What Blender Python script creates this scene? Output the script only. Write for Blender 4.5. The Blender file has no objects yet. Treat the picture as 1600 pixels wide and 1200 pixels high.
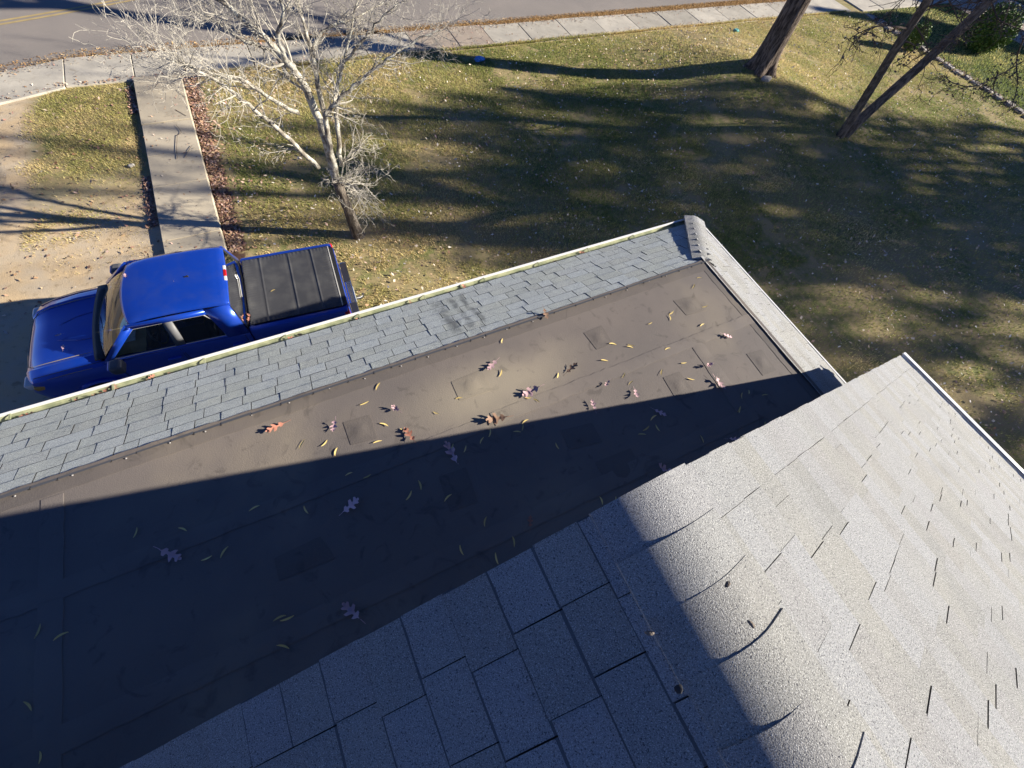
import bpy, bmesh, math, random
import numpy as np
from mathutils import Vector, Matrix

# ------------------------------------------------------------------ camera, sky, sun, exposure
scn = bpy.context.scene
CAM_H = 7.2838
CR = Vector((0.88942676, -0.43970957, 0.12480196))
CU = Vector((0.34105832, 0.8202263, 0.45924724))
CF = Vector((0.30430126, 0.36590204, -0.87949783))
FPX = 634.779                                      # focal length in pixels of a 1600 px wide frame
cd = bpy.data.cameras.new('camera'); cam = bpy.data.objects.new('camera', cd)
scn.collection.objects.link(cam)
cam.matrix_world = Matrix((( CR.x, CU.x, -CF.x, 0), (CR.y, CU.y, -CF.y, 0), (CR.z, CU.z, -CF.z, CAM_H), (0, 0, 0, 1)))
cd.sensor_width = 36; cd.lens = FPX / 1600 * 36; cd.clip_start = 0.02; cd.clip_end = 600
scn.camera = cam

SUN_EL, SUN_AZ = math.radians(21.4), math.radians(23.2)
SDIR = Vector((math.cos(SUN_EL) * math.cos(SUN_AZ), -math.cos(SUN_EL) * math.sin(SUN_AZ), math.sin(SUN_EL)))
world = bpy.data.worlds.new('World'); scn.world = world; world.use_nodes = True
wn = world.node_tree.nodes; wl = world.node_tree.links
bg = wn['Background']; sky = wn.new('ShaderNodeTexSky'); sky.sky_type = 'NISHITA'; sky.sun_disc = False
sky.sun_elevation = SUN_EL; sky.sun_rotation = math.atan2(SDIR.x, SDIR.y)
sky.air_density = 0.5; sky.dust_density = 0.0; sky.ozone_density = 5.0
tint = wn.new('ShaderNodeMix'); tint.data_type = 'RGBA'; tint.blend_type = 'MULTIPLY'; tint.inputs[0].default_value = 1; tint.inputs[7].default_value = (.84, .95, 1.26, 1)
wl.new(sky.outputs[0], tint.inputs[6]); wl.new(tint.outputs[2], bg.inputs[0]); bg.inputs[1].default_value = 0.05
sd = bpy.data.lights.new('sun', 'SUN'); sd.energy = 5.0; sd.angle = math.radians(0.53); sd.color = (1.0, 0.93, 0.82)
sun = bpy.data.objects.new('sun', sd); scn.collection.objects.link(sun)
sun.rotation_euler = SDIR.to_track_quat('Z', 'Y').to_euler(); sun.location = SDIR * 60
vs = scn.view_settings; vs.view_transform = 'Standard'; vs.look = 'None'; vs.gamma = 1; vs.exposure = 1.28
vs.use_curve_mapping = False

# ------------------------------------------------------------------ helpers
C = scn.collection
rng = random.Random(7)
nrng = np.random.default_rng(11)
def at(u, v, z):
    """point of the place at height z that shows at photo pixel (u, v)"""
    d = CR * ((u - 800) / FPX) - CU * ((v - 600) / FPX) + CF
    return Vector((0, 0, CAM_H)) + d * ((z - CAM_H) / d.z)
def atY(u, v, Y):
    d = CR * ((u - 800) / FPX) - CU * ((v - 600) / FPX) + CF
    return Vector((0, 0, CAM_H)) + d * (Y / d.y)

class MB:
    def __init__(s): s.v = []; s.f = []; s.m = []
    def add(s, vs, fs, m=0):
        o = len(s.v); s.v += [tuple(p) for p in vs]
        s.f += [tuple(i + o for i in f) for f in fs]; s.m += [m] * len(fs); return s
    def box(s, a, b, m=0, M=None):
        (x0, y0, z0), (x1, y1, z1) = a, b
        V = [Vector(p) for p in ((x0,y0,z0),(x1,y0,z0),(x1,y1,z0),(x0,y1,z0),(x0,y0,z1),(x1,y0,z1),(x1,y1,z1),(x0,y1,z1))]
        if M is not None: V = [M @ p for p in V]
        return s.add(V, [(0,3,2,1),(4,5,6,7),(0,1,5,4),(1,2,6,5),(2,3,7,6),(3,0,4,7)], m)
    def tube(s, P, R, n=6, cap=True, m=0, rough=0.0):
        P = [Vector(p) for p in P]
        if not hasattr(R, '__len__'): R = [R] * len(P)
        V = []; prev = None
        for i, p in enumerate(P):
            t = (P[min(i+1, len(P)-1)] - P[max(i-1, 0)])
            t = t.normalized() if t.length > 1e-9 else Vector((0,0,1))
            if prev is None:
                a = Vector((0,0,1)) if abs(t.z) < .9 else Vector((1,0,0)); u = t.cross(a).normalized()
            else:
                u = (prev - t * prev.dot(t)); u = u.normalized() if u.length > 1e-6 else t.orthogonal().normalized()
            prev = u; w = t.cross(u)
            for k in range(n):
                a = 2 * math.pi * k / n; rr = R[i] * (1 + (rng.uniform(-rough, rough) if rough else 0))
                V.append(p + (u * math.cos(a) + w * math.sin(a)) * rr)
        F = []
        for i in range(len(P) - 1):
            for k in range(n):
                a = i*n+k; b = i*n+(k+1) % n; F.append((a, b, b+n, a+n))
        if cap: F += [tuple(range(n-1, -1, -1)), tuple(range(len(V)-n, len(V)))]
        return s.add(V, F, m)
    def grid(s, fn, nu, nv, m=0):
        V = [fn(i / nu, j / nv) for j in range(nv+1) for i in range(nu+1)]
        F = [(j*(nu+1)+i, j*(nu+1)+i+1, (j+1)*(nu+1)+i+1, (j+1)*(nu+1)+i) for j in range(nv) for i in range(nu)]
        return s.add(V, F, m)
    def mesh(s, name, mats, smooth=False, sharp=None):
        me = bpy.data.meshes.new(name); me.from_pydata(s.v, [], s.f)
        for k in (mats if isinstance(mats, (list, tuple)) else [mats]): me.materials.append(k)
        if any(s.m): me.polygons.foreach_set('material_index', s.m)
        if smooth: me.shade_smooth()
        if sharp: me.set_sharp_from_angle(angle=math.radians(sharp))
        me.update(); return me

def link(name, me, parent=None, M=None):
    o = bpy.data.objects.new(name, me); C.objects.link(o)
    if M is not None: o.matrix_basis = M
    if parent is not None:
        o.parent = parent
        r = parent
        if parent.type == 'EMPTY' and not parent.get('_local'): o.matrix_parent_inverse = Matrix.Translation(-parent.location)
    return o
def empty(name, loc, label, cat, group=None, local=False, rz=0):
    o = bpy.data.objects.new(name, None); C.objects.link(o); o.location = loc; o.rotation_euler.z = rz
    o.empty_display_size = .2
    if local: o['_local'] = 1
    tag(o, label, cat, group); return o
def tag(o, label=None, cat=None, group=None, kind=None):
    if label: o['label'] = label
    if cat: o['category'] = cat
    if group: o['group'] = group
    if kind: o['kind'] = kind
    return o
def bevel(o, w, n=2, ang=40):
    b = o.modifiers.new('bevel', 'BEVEL'); b.width = w; b.segments = n; b.limit_method = 'ANGLE'; b.angle_limit = math.radians(ang); return o
def solid(o, t, off=-1):
    b = o.modifiers.new('solidify', 'SOLIDIFY'); b.thickness = t; b.offset = off; return o

# ------------------------------------------------------------------ materials
class NT:
    def __init__(s, name):
        s.mat = bpy.data.materials.new(name); s.mat.use_nodes = True
        s.n = s.mat.node_tree.nodes; s.l = s.mat.node_tree.links; s.p = s.n['Principled BSDF']
        s.geo = None
    def new(s, t, **k):
        nd = s.n.new(t)
        for a, b in k.items(): setattr(nd, a, b)
        return nd
    def put(s, sock, val):
        if isinstance(val, bpy.types.NodeSocket): s.l.new(val, sock)
        elif val is not None:
            if sock.type == 'RGBA' and len(val) == 3: val = (*val, 1)
            sock.default_value = val
    def pos(s):
        if not s.geo: s.geo = s.new('ShaderNodeNewGeometry')
        return s.geo.outputs['Position']
    def obj(s): return s.new('ShaderNodeTexCoord').outputs['Object']
    def math(s, op, a, b=None, c=None, clamp=False):
        m = s.new('ShaderNodeMath', operation=op); m.use_clamp = clamp
        s.put(m.inputs[0], a); s.put(m.inputs[1], b)
        if c is not None: s.put(m.inputs[2], c)
        return m.outputs[0]
    def noise(s, scale, detail=3, vec=None, rough=.55, dist=0):
        t = s.new('ShaderNodeTexNoise'); s.put(t.inputs['Vector'], vec or s.pos()); t.inputs['Scale'].default_value = scale
        t.inputs['Detail'].default_value = detail; t.inputs['Roughness'].default_value = rough; t.inputs['Distortion'].default_value = dist
        return t.outputs['Fac']
    def step(s, val, lo, hi):
        m = s.new('ShaderNodeMapRange', interpolation_type='SMOOTHSTEP'); s.put(m.inputs[0], val)
        s.put(m.inputs[1], lo); s.put(m.inputs[2], hi); m.inputs[3].default_value = 0; m.inputs[4].default_value = 1; return m.outputs[0]
    def mix(s, f, a, b, mode='MIX'):
        m = s.new('ShaderNodeMix', data_type='RGBA', blend_type=mode); s.put(m.inputs[0], f); s.put(m.inputs[6], a); s.put(m.inputs[7], b); return m.outputs[2]
    def scale(s, col, val):
        m = s.new('ShaderNodeVectorMath', operation='SCALE'); s.put(m.inputs[0], col); s.put(m.inputs[3], val); return m.outputs[0]
    def objrand(s): return s.new('ShaderNodeObjectInfo').outputs['Random']
    def attr(s, n, o='Color'): a = s.new('ShaderNodeAttribute', attribute_name=n); return a.outputs[o]
    def bump(s, h, strength=.3, dist=.01):
        b = s.new('ShaderNodeBump'); b.inputs['Strength'].default_value = strength; b.inputs['Distance'].default_value = dist
        s.put(b.inputs['Height'], h); s.l.new(b.outputs[0], s.p.inputs['Normal'])
    def out(s, col, rough=.8, spec=.3, metal=0, coat=0):
        s.put(s.p.inputs['Base Color'], col); s.put(s.p.inputs['Roughness'], rough)
        s.p.inputs['Specular IOR Level'].default_value = spec; s.p.inputs['Metallic'].default_value = metal
        s.p.inputs['Coat Weight'].default_value = coat; s.p.inputs['Coat Roughness'].default_value = .05
        return s.mat
def plain(name, col, rough=.6, spec=.4, metal=0, coat=0, var=.25, sc=6.0, bump=0, bsc=60):
    t = NT(name); v = t.obj()
    n = t.noise(sc, 4, v); c = t.mix(n, tuple(x * (1 - var) for x in col), tuple(min(1, x * (1 + var)) for x in col))
    if bump: t.bump(t.noise(bsc, 3, v), bump, .004)
    return t.out(c, rough, spec, metal, coat)

def shingle_mat(name, use_attr, tone=(1, 1, 1)):
    t = NT(name)
    g = t.noise(370, 2, rough=.75); g2 = t.noise(250, 2, rough=.65)
    r = t.attr('tint', 'Fac') if use_attr else t.objrand()
    blotch = t.noise(2.3, 4)
    c = t.mix(t.step(blotch, .35, .7), (.312, .308, .28), (.252, .254, .243))
    c = t.mix(t.step(r, .0, 1.0), c, (.27, .275, .278))
    c = t.scale(c, t.math('MULTIPLY_ADD', r, .20, .90)); c = t.mix(t.math('MULTIPLY', t.step(t.math('FRACT', t.math('MULTIPLY', r, 17.3)), .55, 1.0), .2), c, (.21, .19, .185))
    c = t.mix(t.step(g, .53, .67), c, (.58, .575, .545))
    c = t.mix(t.step(g2, .46, .32), c, (.07, .07, .078))
    stain = t.math('MULTIPLY', t.step(t.noise(1.1, 5), .62, .75), .35)
    sp = t.new('ShaderNodeSeparateXYZ'); t.l.new(t.pos(), sp.inputs[0])
    smear = None
    for q, w_ in ((690, .10), (735, .05), (715, .06)):
        p = at(q, 480, 3.62); dx = t.math('ABSOLUTE', t.math('SUBTRACT', t.math('ADD', sp.outputs[0], t.math('MULTIPLY', t.noise(4, 4), .16)), p.x + .08)); dy = t.math('ABSOLUTE', t.math('SUBTRACT', sp.outputs[1], 2.55))
        m_ = t.math('MULTIPLY', t.math('MULTIPLY', t.step(dx, w_, w_ * .2), t.step(dy, .5, .2)), t.step(t.noise(9, 5), .3, .6)); smear = m_ if smear is None else t.math('MAXIMUM', smear, m_)
    stain = t.math('MAXIMUM', stain, t.math('MULTIPLY', smear, .8))
    c = t.mix(stain, c, (.10, .10, .10))
    c = t.mix(1.0, c, tone, 'MULTIPLY')
    t.bump(t.math('ADD', g, g2), .8, .0045)
    return t.out(c, .95, .15)
M_SH = shingle_mat('shingle_granules', False); M_SHA = shingle_mat('shingle_granules_field', True); M_SK = shingle_mat('skirt_granules', False, (1.28, 1.36, 1.34)); M_SKA = shingle_mat('skirt_granules_field', True, (1.28, 1.36, 1.34))

M_CUT = plain('asphalt_cut_edge', (.035, .034, .034), .95, .1)
M_BAND = plain('dark_granule_band', (.115, .117, .122), .95, .1, var=.4, sc=300)
ZF_ = 3.8446
def membrane_mat(name, tone=1.0):
    t = NT(name)
    c = t.mix(t.step(t.noise(.9, 5), .35, .7), (.172*tone, .146*tone, .126*tone), (.138*tone, .120*tone, .108*tone))
    dust = t.math('MULTIPLY', t.step(t.noise(.55, 4, dist=.4), .50, .72), .45)
    c = t.mix(dust, c, (.30, .25, .175))
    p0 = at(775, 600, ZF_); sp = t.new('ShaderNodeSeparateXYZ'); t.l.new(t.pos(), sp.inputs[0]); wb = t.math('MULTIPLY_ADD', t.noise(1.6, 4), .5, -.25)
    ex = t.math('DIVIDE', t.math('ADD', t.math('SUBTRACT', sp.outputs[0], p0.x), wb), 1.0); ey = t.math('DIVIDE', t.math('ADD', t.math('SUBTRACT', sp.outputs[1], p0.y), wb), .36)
    rr = t.math('SQRT', t.math('ADD', t.math('MULTIPLY', ex, ex), t.math('MULTIPLY', ey, ey))); c = t.mix(t.math('MULTIPLY', t.step(rr, 1.25, .1), .50), c, (.42, .36, .25))  # pale tan ellipse: a patch of reflected light put into the membrane colour
    c = t.mix(t.math('MULTIPLY', t.step(t.noise(160, 2), .55, .7), .35), c, (.2, .17, .14))
    c = t.mix(t.math('MULTIPLY', t.step(t.noise(5, 5, dist=1.5), .56, .72), .35), c, (.035, .03, .028))
    t.bump(t.math('ADD', t.math('MULTIPLY', t.noise(3, 4), 2.0), t.noise(120, 2)), .28, .008)
    return t.out(c, .78, .3)
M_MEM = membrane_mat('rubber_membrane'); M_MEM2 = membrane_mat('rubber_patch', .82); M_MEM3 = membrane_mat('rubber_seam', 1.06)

M_WHITE = plain('white_painted_metal', (.78, .77, .74), .4, .5, var=.08)
M_TROUGH = NT('gutter_trough')
M_TROUGH = M_TROUGH.out(M_TROUGH.mix(M_TROUGH.step(M_TROUGH.noise(9, 4), .35, .65), (.34, .35, .21), (.20, .22, .13)), .8)
M_WALL = plain('painted_siding', (.62, .6, .55), .7, var=.06)
M_DECK = plain('roof_deck_felt', (.03, .03, .032), .95, var=.2)
M_WOODTRIM = plain('fascia_paint', (.7, .69, .66), .6, var=.1)

def concrete(name, a, b, dark):
    t = NT(name); r = t.objrand()
    c = t.mix(t.step(t.noise(1.6, 6), .3, .7), a, b)
    c = t.mix(t.math('MULTIPLY', t.step(t.noise(5, 6, dist=1), .55, .75), .5), c, dark)
    c = t.scale(c, t.math('MULTIPLY_ADD', r, .3, .85))
    c = t.mix(t.step(t.noise(70, 3), .6, .75), c, tuple(x * .6 for x in a))
    t.bump(t.noise(90, 4), .35, .006); return t.out(c, .9, .2)
M_WALK = concrete('walk_concrete', (.50, .43, .31), (.42, .365, .275), (.26, .22, .165))
M_SIDE = concrete('sidewalk_concrete', (.48, .44, .36), (.38, .35, .29), (.22, .18, .13))
M_SIDEB = concrete('sidewalk_stained', (.40, .33, .255), (.33, .27, .215), (.22, .18, .14))
M_STONE = concrete('border_stone', (.44, .41, .36), (.33, .30, .26), (.2, .18, .15))
def asphalt():
    t = NT('asphalt'); c = t.mix(t.step(t.noise(.5, 5), .3, .7), (.285, .250, .215), (.235, .210, .185))
    c = t.mix(t.step(t.noise(140, 2), .5, .7), c, (.22, .20, .18)); t.bump(t.noise(160, 3), .4, .008); return t.out(c, .9, .2)
M_ROAD = asphalt(); M_YEL = plain('yellow_road_paint', (.40, .30, .13), .7, var=.4, sc=3)

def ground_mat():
    t = NT('ground_soil_and_turf'); sp = t.new('ShaderNodeSeparateXYZ'); t.l.new(t.pos(), sp.inputs[0]); X, Y = sp.outputs[0], sp.outputs[1]
    n1 = t.noise(.7, 5); n2 = t.noise(5, 5); n3 = t.noise(45, 3)
    c = t.mix(t.step(n1, .36, .64), (.19, .20, .07), (.36, .285, .145))
    c = t.mix(t.step(n2, .40, .66), c, (.37, .285, .15))
    c = t.mix(t.math('MULTIPLY', t.step(n3, .5, .7), .4), c, (.10, .085, .04))
    wob = t.math('MULTIPLY_ADD', n1, 3.0, -1.5); wob2 = t.math('MULTIPLY_ADD', n2, 1.2, -.6)
    Xn = t.math('ADD', X, t.math('MULTIPLY', wob2, .5)); Yn = t.math('ADD', t.math('ADD', Y, wob), wob2)
    sand = t.math('MULTIPLY', t.step(Xn, -1.7, -2.3), t.step(Yn, 12.0, 9.9))
    sand = t.math('MAXIMUM', sand, t.step(Xn, -5.0, -5.5))
    sc = t.mix(t.step(t.noise(1.3, 6), .35, .65), (.56, .42, .25), (.50, .41, .29))
    sc = t.mix(t.math('MULTIPLY', t.step(t.noise(7, 5), .55, .72), .6), sc, (.24, .17, .095))
    c = t.mix(sand, c, sc)
    straw = t.mix(t.step(n2, .35, .65), (.30, .175, .07), (.20, .12, .05))
    c = t.mix(t.math('MULTIPLY', t.step(Y, 16.75, 16.9), t.step(Y, 30, 29)), c, straw)
    mul = t.math('MULTIPLY', t.math('MULTIPLY', t.step(Xn, -1.95, -1.85), t.step(Xn, -1.42, -1.60)), t.step(Y, 15.6, 15.4))
    c = t.mix(mul, c, (.085, .05, .04))
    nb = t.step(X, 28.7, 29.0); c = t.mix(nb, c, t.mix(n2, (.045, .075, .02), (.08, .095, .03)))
    t.bump(t.math('ADD', n2, n3), .35, .02); return t.out(c, .95, .1)
M_GROUND = ground_mat()
def attr_mat(name, rough=.8, spec=.2, trans=0):
    t = NT(name); c = t.attr('Col'); m = t.out(c, rough, spec)
    return m
def blade_mat():
    t = NT('grass_blades'); c = t.attr('Col'); t.out(c, .7, .25); tr = t.new('ShaderNodeBsdfTranslucent'); t.l.new(c, tr.inputs[0]); mx = t.new('ShaderNodeMixShader'); mx.inputs[0].default_value = .42
    t.l.new(t.p.outputs[0], mx.inputs[1]); t.l.new(tr.outputs[0], mx.inputs[2]); t.l.new(mx.outputs[0], t.n['Material Output'].inputs[0]); return t.mat
M_BLADE = blade_mat(); M_LITTER = attr_mat('fallen_leaf_litter', .8)
def bark(name, a, b, sc, bm=.8, lichen=None):
    t = NT(name); mp = t.new('ShaderNodeMapping'); t.l.new(t.pos(), mp.inputs[0]); mp.inputs['Scale'].default_value = (1, 1, .22)
    f = t.noise(sc, 6, mp.outputs[0], .65); c = t.mix(t.step(f, .38, .62), a, b)
    if lichen: c = t.mix(t.step(t.noise(7, 5), .42, .60), c, lichen)
    t.bump(f, bm, .04); return t.out(c, .95, .1)
M_BARK = bark('oak_bark', (.055, .042, .034), (.21, .165, .13), 16, 1.0)
M_BARK2 = bark('dark_bark', (.07, .060, .050), (.18, .152, .125), 14)
M_BARKP = bark('lichen_bark', (.14, .12, .095), (.30, .27, .22), 22, .6, (.50, .48, .40))
M_BARKB = bark('trunk_base_bark', (.08, .066, .054), (.21, .18, .145), 22, .9)
M_TWIG = plain('pale_twigs', (.44, .405, .335), .9, .1, var=.3, sc=3)
M_TWIGD = plain('dark_twigs', (.10, .075, .06), .9, .1, var=.3)
def leafmat(name, a, b):
    t = NT(name); c = t.mix(t.noise(1.2, 4), a, b); return t.out(c, .6, .3)
M_EVER = leafmat('evergreen_leaves', (.035, .06, .02), (.07, .10, .03)); M_SHRUB = leafmat('shrub_leaves', (.06, .11, .02), (.17, .25, .04))
def oakmat(name, a, b):
    t = NT(name); c = t.mix(t.noise(25, 3, t.obj()), a, b); c = t.scale(c, t.math('MULTIPLY_ADD', t.objrand(), .5, .75)); return t.out(c, .65, .3)
M_OAKP = oakmat('pink_oak_leaf', (.64, .42, .42), (.52, .33, .35)); M_OAKR = oakmat('red_oak_leaf', (.40, .14, .09), (.36, .19, .13))
M_OAKB = oakmat('brown_oak_leaf', (.20, .12, .08), (.27, .17, .11)); M_LEAFY = oakmat('yellow_leaf', (.74, .52, .13), (.66, .54, .25))

# ------------------------------------------------------------------ terrain, road, paving
BT = at(1187, 108, .68)                                   # foot of the big tree, on a low mound
def hz(x, y):
    r2 = (x - BT.x) ** 2 + (y - BT.y) ** 2
    h = .70 * np.exp(-r2 / (2 * 2.3 ** 2))
    fl = np.clip((15.2 - y) / 2.2, 0, 1) * np.clip((x + 1.3) / 1.5, 0, 1) * np.clip((29 - x) / 2, 0, 1)
    fl = fl * fl * (3 - 2 * fl)
    u = .025 * np.sin(x * 1.3 + .7 * np.sin(y * .9)) * np.sin(y * 1.1 + 1.3) + .015 * np.sin(x * 3.1 + y * 1.7)
    return h * np.clip((15.6 - y) / 1.2, 0, 1) + u * fl
def np_mesh(name, V, F, mat, smooth=False):
    me = bpy.data.meshes.new(name); nv, nf, k = len(V), len(F), F.shape[1]
    me.vertices.add(nv); me.vertices.foreach_set('co', np.ascontiguousarray(V, np.float32).ravel())
    me.loops.add(nf * k); me.loops.foreach_set('vertex_index', np.ascontiguousarray(F, np.int32).ravel())
    me.polygons.add(nf); me.polygons.foreach_set('loop_start', np.arange(0, nf * k, k, dtype=np.int32))
    me.update(calc_edges=True); me.materials.append(mat)
    if smooth: me.shade_smooth()
    return me
xs = np.concatenate([np.linspace(-200, -10, 12), np.arange(-9.6, 34, .35), np.linspace(35, 220, 16)])
ys = np.concatenate([np.linspace(-160, -7, 10), np.arange(-6.6, 18, .35), np.linspace(19, 220, 14)])
gx, gy = np.meshgrid(xs, ys); gz = hz(gx, gy); nx = len(xs)
idx = np.arange(len(xs) * len(ys)).reshape(len(ys), nx)
F = np.stack([idx[:-1, :-1], idx[:-1, 1:], idx[1:, 1:], idx[1:, :-1]], -1).reshape(-1, 4)
tag(link('ground', np_mesh('ground', np.stack([gx, gy, gz], -1).reshape(-1, 3), F, M_GROUND, True)), kind='structure')

def road_edge(x): return 17.12 + .012 * (x - 7) - (.10 * (-3.6 - x) ** 2 if x < -3.6 else 0)
mb = MB(); st = [-60, -40, -25, -15, -11] + [-9 + .5 * i for i in range(30)] + [8, 12, 20, 30, 45, 80, 150]
for i in range(len(st) - 1):
    a, b = st[i], st[i + 1]; ea, eb = (road_edge(max(q, -8)) for q in (a, b))
    mb.add([(a, ea, .012), (b, eb, .012), (b, 25.5, .012), (a, 25.5, .012)], [(0, 1, 2, 3)])
road = tag(link('road', mb.mesh('road', M_ROAD)), kind='structure')
def yl(x): return 20.06 + .37 * (x + 2.94) + .015 * (x + 2.94) ** 2 - .0018 * max(0, x + 2) ** 2 * 6
for off in (-.10, .10):
    mb = MB()
    for i in range(30):
        a, b = -14 + i * .8, -13.2 + i * .8
        mb.add([(a, yl(a)+off-.05, .017), (b, yl(b)+off-.05, .017), (b, yl(b)+off+.05, .017), (a, yl(a)+off+.05, .017)], [(0, 1, 2, 3)])
    link('centre_line', mb.mesh('centre_line', M_YEL), road)

def slab(name, x0, x1, y0, y1, h, mat, parent, sk=0):
    mb = MB(); g = .012; dz = rng.uniform(-.008, .008)
    V = [(x0+g, y0+sk, -.05), (x1-g, y0, -.05), (x1-g, y1, -.05), (x0+g, y1+sk, -.05)]
    T = [(x, y, h + dz + rng.uniform(-.006, .006)) for x, y, z in V]
    mb.add(V + T, [(0,3,2,1),(4,5,6,7),(0,1,5,4),(1,2,6,5),(2,3,7,6),(3,0,4,7)])
    return bevel(link(name, mb.mesh(name, mat), parent), .012, 2)
mbs = MB().box((-14, 15.42, -.1), (27.9, 16.86, -.02)); sidewalk = tag(link('sidewalk', mbs.mesh('sidewalk', M_GROUND)), kind='structure')
jx = [-14, -12.3, -10.6, -9, -7.5, -6, -4.52, -2.95, -1.7, .1, 1.8, 3.5, 5.15, 6.7, 8.0, 9.55, 11.25, 12.9, 14.6, 16.25, 17.9, 19.6, 21.3, 23, 24.6, 26.2, 27.9]
for i in range(len(jx) - 1):
    a, b = jx[i], jx[i + 1]; yo = -.30 * max(0, -4.4 - b)
    slab('slab', a, b, 15.43 + yo + rng.uniform(-.02, .02), 16.84 + yo + rng.uniform(-.03, .03), .045, M_SIDEB if 5 < a < 7.9 or a < -6.5 else M_SIDE, sidewalk, -.30 * (b - a) if a < -4.6 else 0)
mbs = MB().box((28.6, 15.3, -.1), (60, 16.7, -.02)); sw2 = tag(link('sidewalk', mbs.mesh('sidewalk', M_GROUND)), kind='structure')
for i in range(18): slab('slab', 28.7 + i * 1.7, 30.4 + i * 1.7, 15.3, 16.75, .045, M_SIDE, sw2)
walk = tag(link('walkway', MB().box((-2.86, 5.2, -.1), (-1.95, 15.4, -.02)).mesh('walkway', M_GROUND)), kind='structure')
wy = [5.3, 6.7, 8.95, 10.74, 11.9, 13.22, 15.42]
for i in range(len(wy) - 1): slab('slab', -2.98, -1.83, wy[i] + .008, wy[i+1] - .008, .115, M_WALK, walk)
drv = tag(link('driveway', MB().box((36.6, -10, -.05), (43, 15.25, .02)).mesh('driveway', M_SIDEB)), kind='structure')
apron = MB().add([(-9.5, 15.0, .008), (-5.3, 15.0, .008), (-4.4, 16.7, .008), (-5.9, 16.1, .008), (-9.5, 14.6, .03)][:4], [(0, 1, 2, 3)])

# stone border of the neighbouring plot: every stone its own piece
border = empty('stone_border', (28.75, 9, 0), 'row of pale flat stones edging the lawn at upper right', 'stone border')
y = 3.0; k = 0
while y < 15.0:
    L = rng.uniform(.38, .62); mb = MB(); w = rng.uniform(.17, .23); h = rng.uniform(.06, .10)
    ring = [(rng.uniform(.86, 1.0) * w * (1 if abs(a) < 1.6 else -1) * 1, 0) for a in (0, 3)]
    pts = []
    for a in range(8):
        t = a / 8 * 2 * math.pi; pts.append((w * math.copysign(abs(math.cos(t)) ** .5, math.cos(t)) * rng.uniform(.85, 1.05), L / 2 * math.copysign(abs(math.sin(t)) ** .5, math.sin(t)) * rng.uniform(.85, 1.0)))
    V = [(p[0], p[1], -.05) for p in pts] + [(p[0], p[1], h * .7) for p in pts] + [(p[0] * .8, p[1] * .85, h) for p in pts]
    Fs = [tuple(range(16, 24))] + [(r*8+i, r*8+(i+1) % 8, r*8+8+(i+1) % 8, r*8+8+i) for r in (0, 1) for i in range(8)]
    mb.add(V, Fs); link('stone', mb.mesh('stone', M_STONE), border, Matrix.Translation((28.75 + rng.uniform(-.05, .05), y + L / 2, hz(28.75, y))))
    y += L + .03

# ------------------------------------------------------------------ house
XC, YC, ZE, WY, ZF, WX = 5.1851, 3.1162, 3.3824, 1.0688, 3.8446, .991
XR, YG, ZR, XE, ZEV = .5596, .0026, 6.2928, 5.6117, 3.8442
XL = 2 * XR - XE
house = empty('house', (0.5, -3, 0), 'grey shingled house with gabled upper roof and flat roofed front wing', 'house')
mb = MB().box((XL + .35, -9, 0), (XE - .35, -.30, 3.70))
mb.add([(XL+.35, -.30, 3.70), (XE-.35, -.30, 3.70), (XR, -.30, 5.99), (XL+.35, -9, 3.7), (XE-.35, -9, 3.7), (XR, -9, 5.99)], [(0,1,2), (5,4,3)])
link('wall', mb.mesh('wall', M_WALL), house)
link('wall', MB().box((-9, -.28, 0), (XC - .42, YC - .45, ZE - .10)).mesh('wall', M_WALL), house)
# main roof deck
mm = (ZR - ZEV) / (XE - XR); cs = 1 / math.hypot(1, mm); sn = mm * cs
SLEN = (XE - XR) / cs
def deckpts(x0, z0, x1, z1, y0, y1, d): return [(x0, y0, z0-d), (x1, y0, z1-d), (x1, y1, z1-d), (x0, y1, z0-d)]
mb = MB(); YB = -9.4
sec = [(XL, ZEV - .03), (XR, ZR - .03), (XE, ZEV - .03), (XE, ZEV - .14), (XR, ZR - .15), (XL, ZEV - .14)]
V = [(x, YG - .02, z) for x, z in sec] + [(x, YB, z) for x, z in sec]
mb.add(V, [(0,1,7,6), (1,2,8,7), (2,3,9,8), (3,4,10,9), (4,5,11,10), (5,0,6,11), (5,4,1,0), (4,3,2,1), (6,7,10,11), (7,8,9,10)])
mroof = link('main_roof', mb.mesh('main_roof', M_DECK), house)
# white drip edge / gutter of the right eave and rake boards
mb = MB()
mb.box((XE - .02, YB, ZEV - .15), (XE + .012, YG + .004, ZEV - .012)); mb.box((XE + .006, YB, ZEV - .006), (XE + .045, YG + .02, ZEV + .012))
link('drip_edge', mb.mesh('drip_edge', M_WHITE), house)
for sgn, xe_ in ((1, XE), (-1, XL)):
    mb = MB(); d = .155
    V = [(XR, YG - .045, ZR - .036), (xe_, YG - .045, ZEV - .036), (xe_, YG - .045, ZEV - .036 - d), (XR, YG - .045, ZR - .036 - d)]
    V += [(x, YG - .012, z) for x, _, z in V]
    mb.add(V, [(0,1,2,3), (7,6,5,4), (0,4,5,1), (1,5,6,2), (2,6,7,3), (3,7,4,0)]); link('rake_board', mb.mesh('rake_board', M_WOODTRIM), house)

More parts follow.
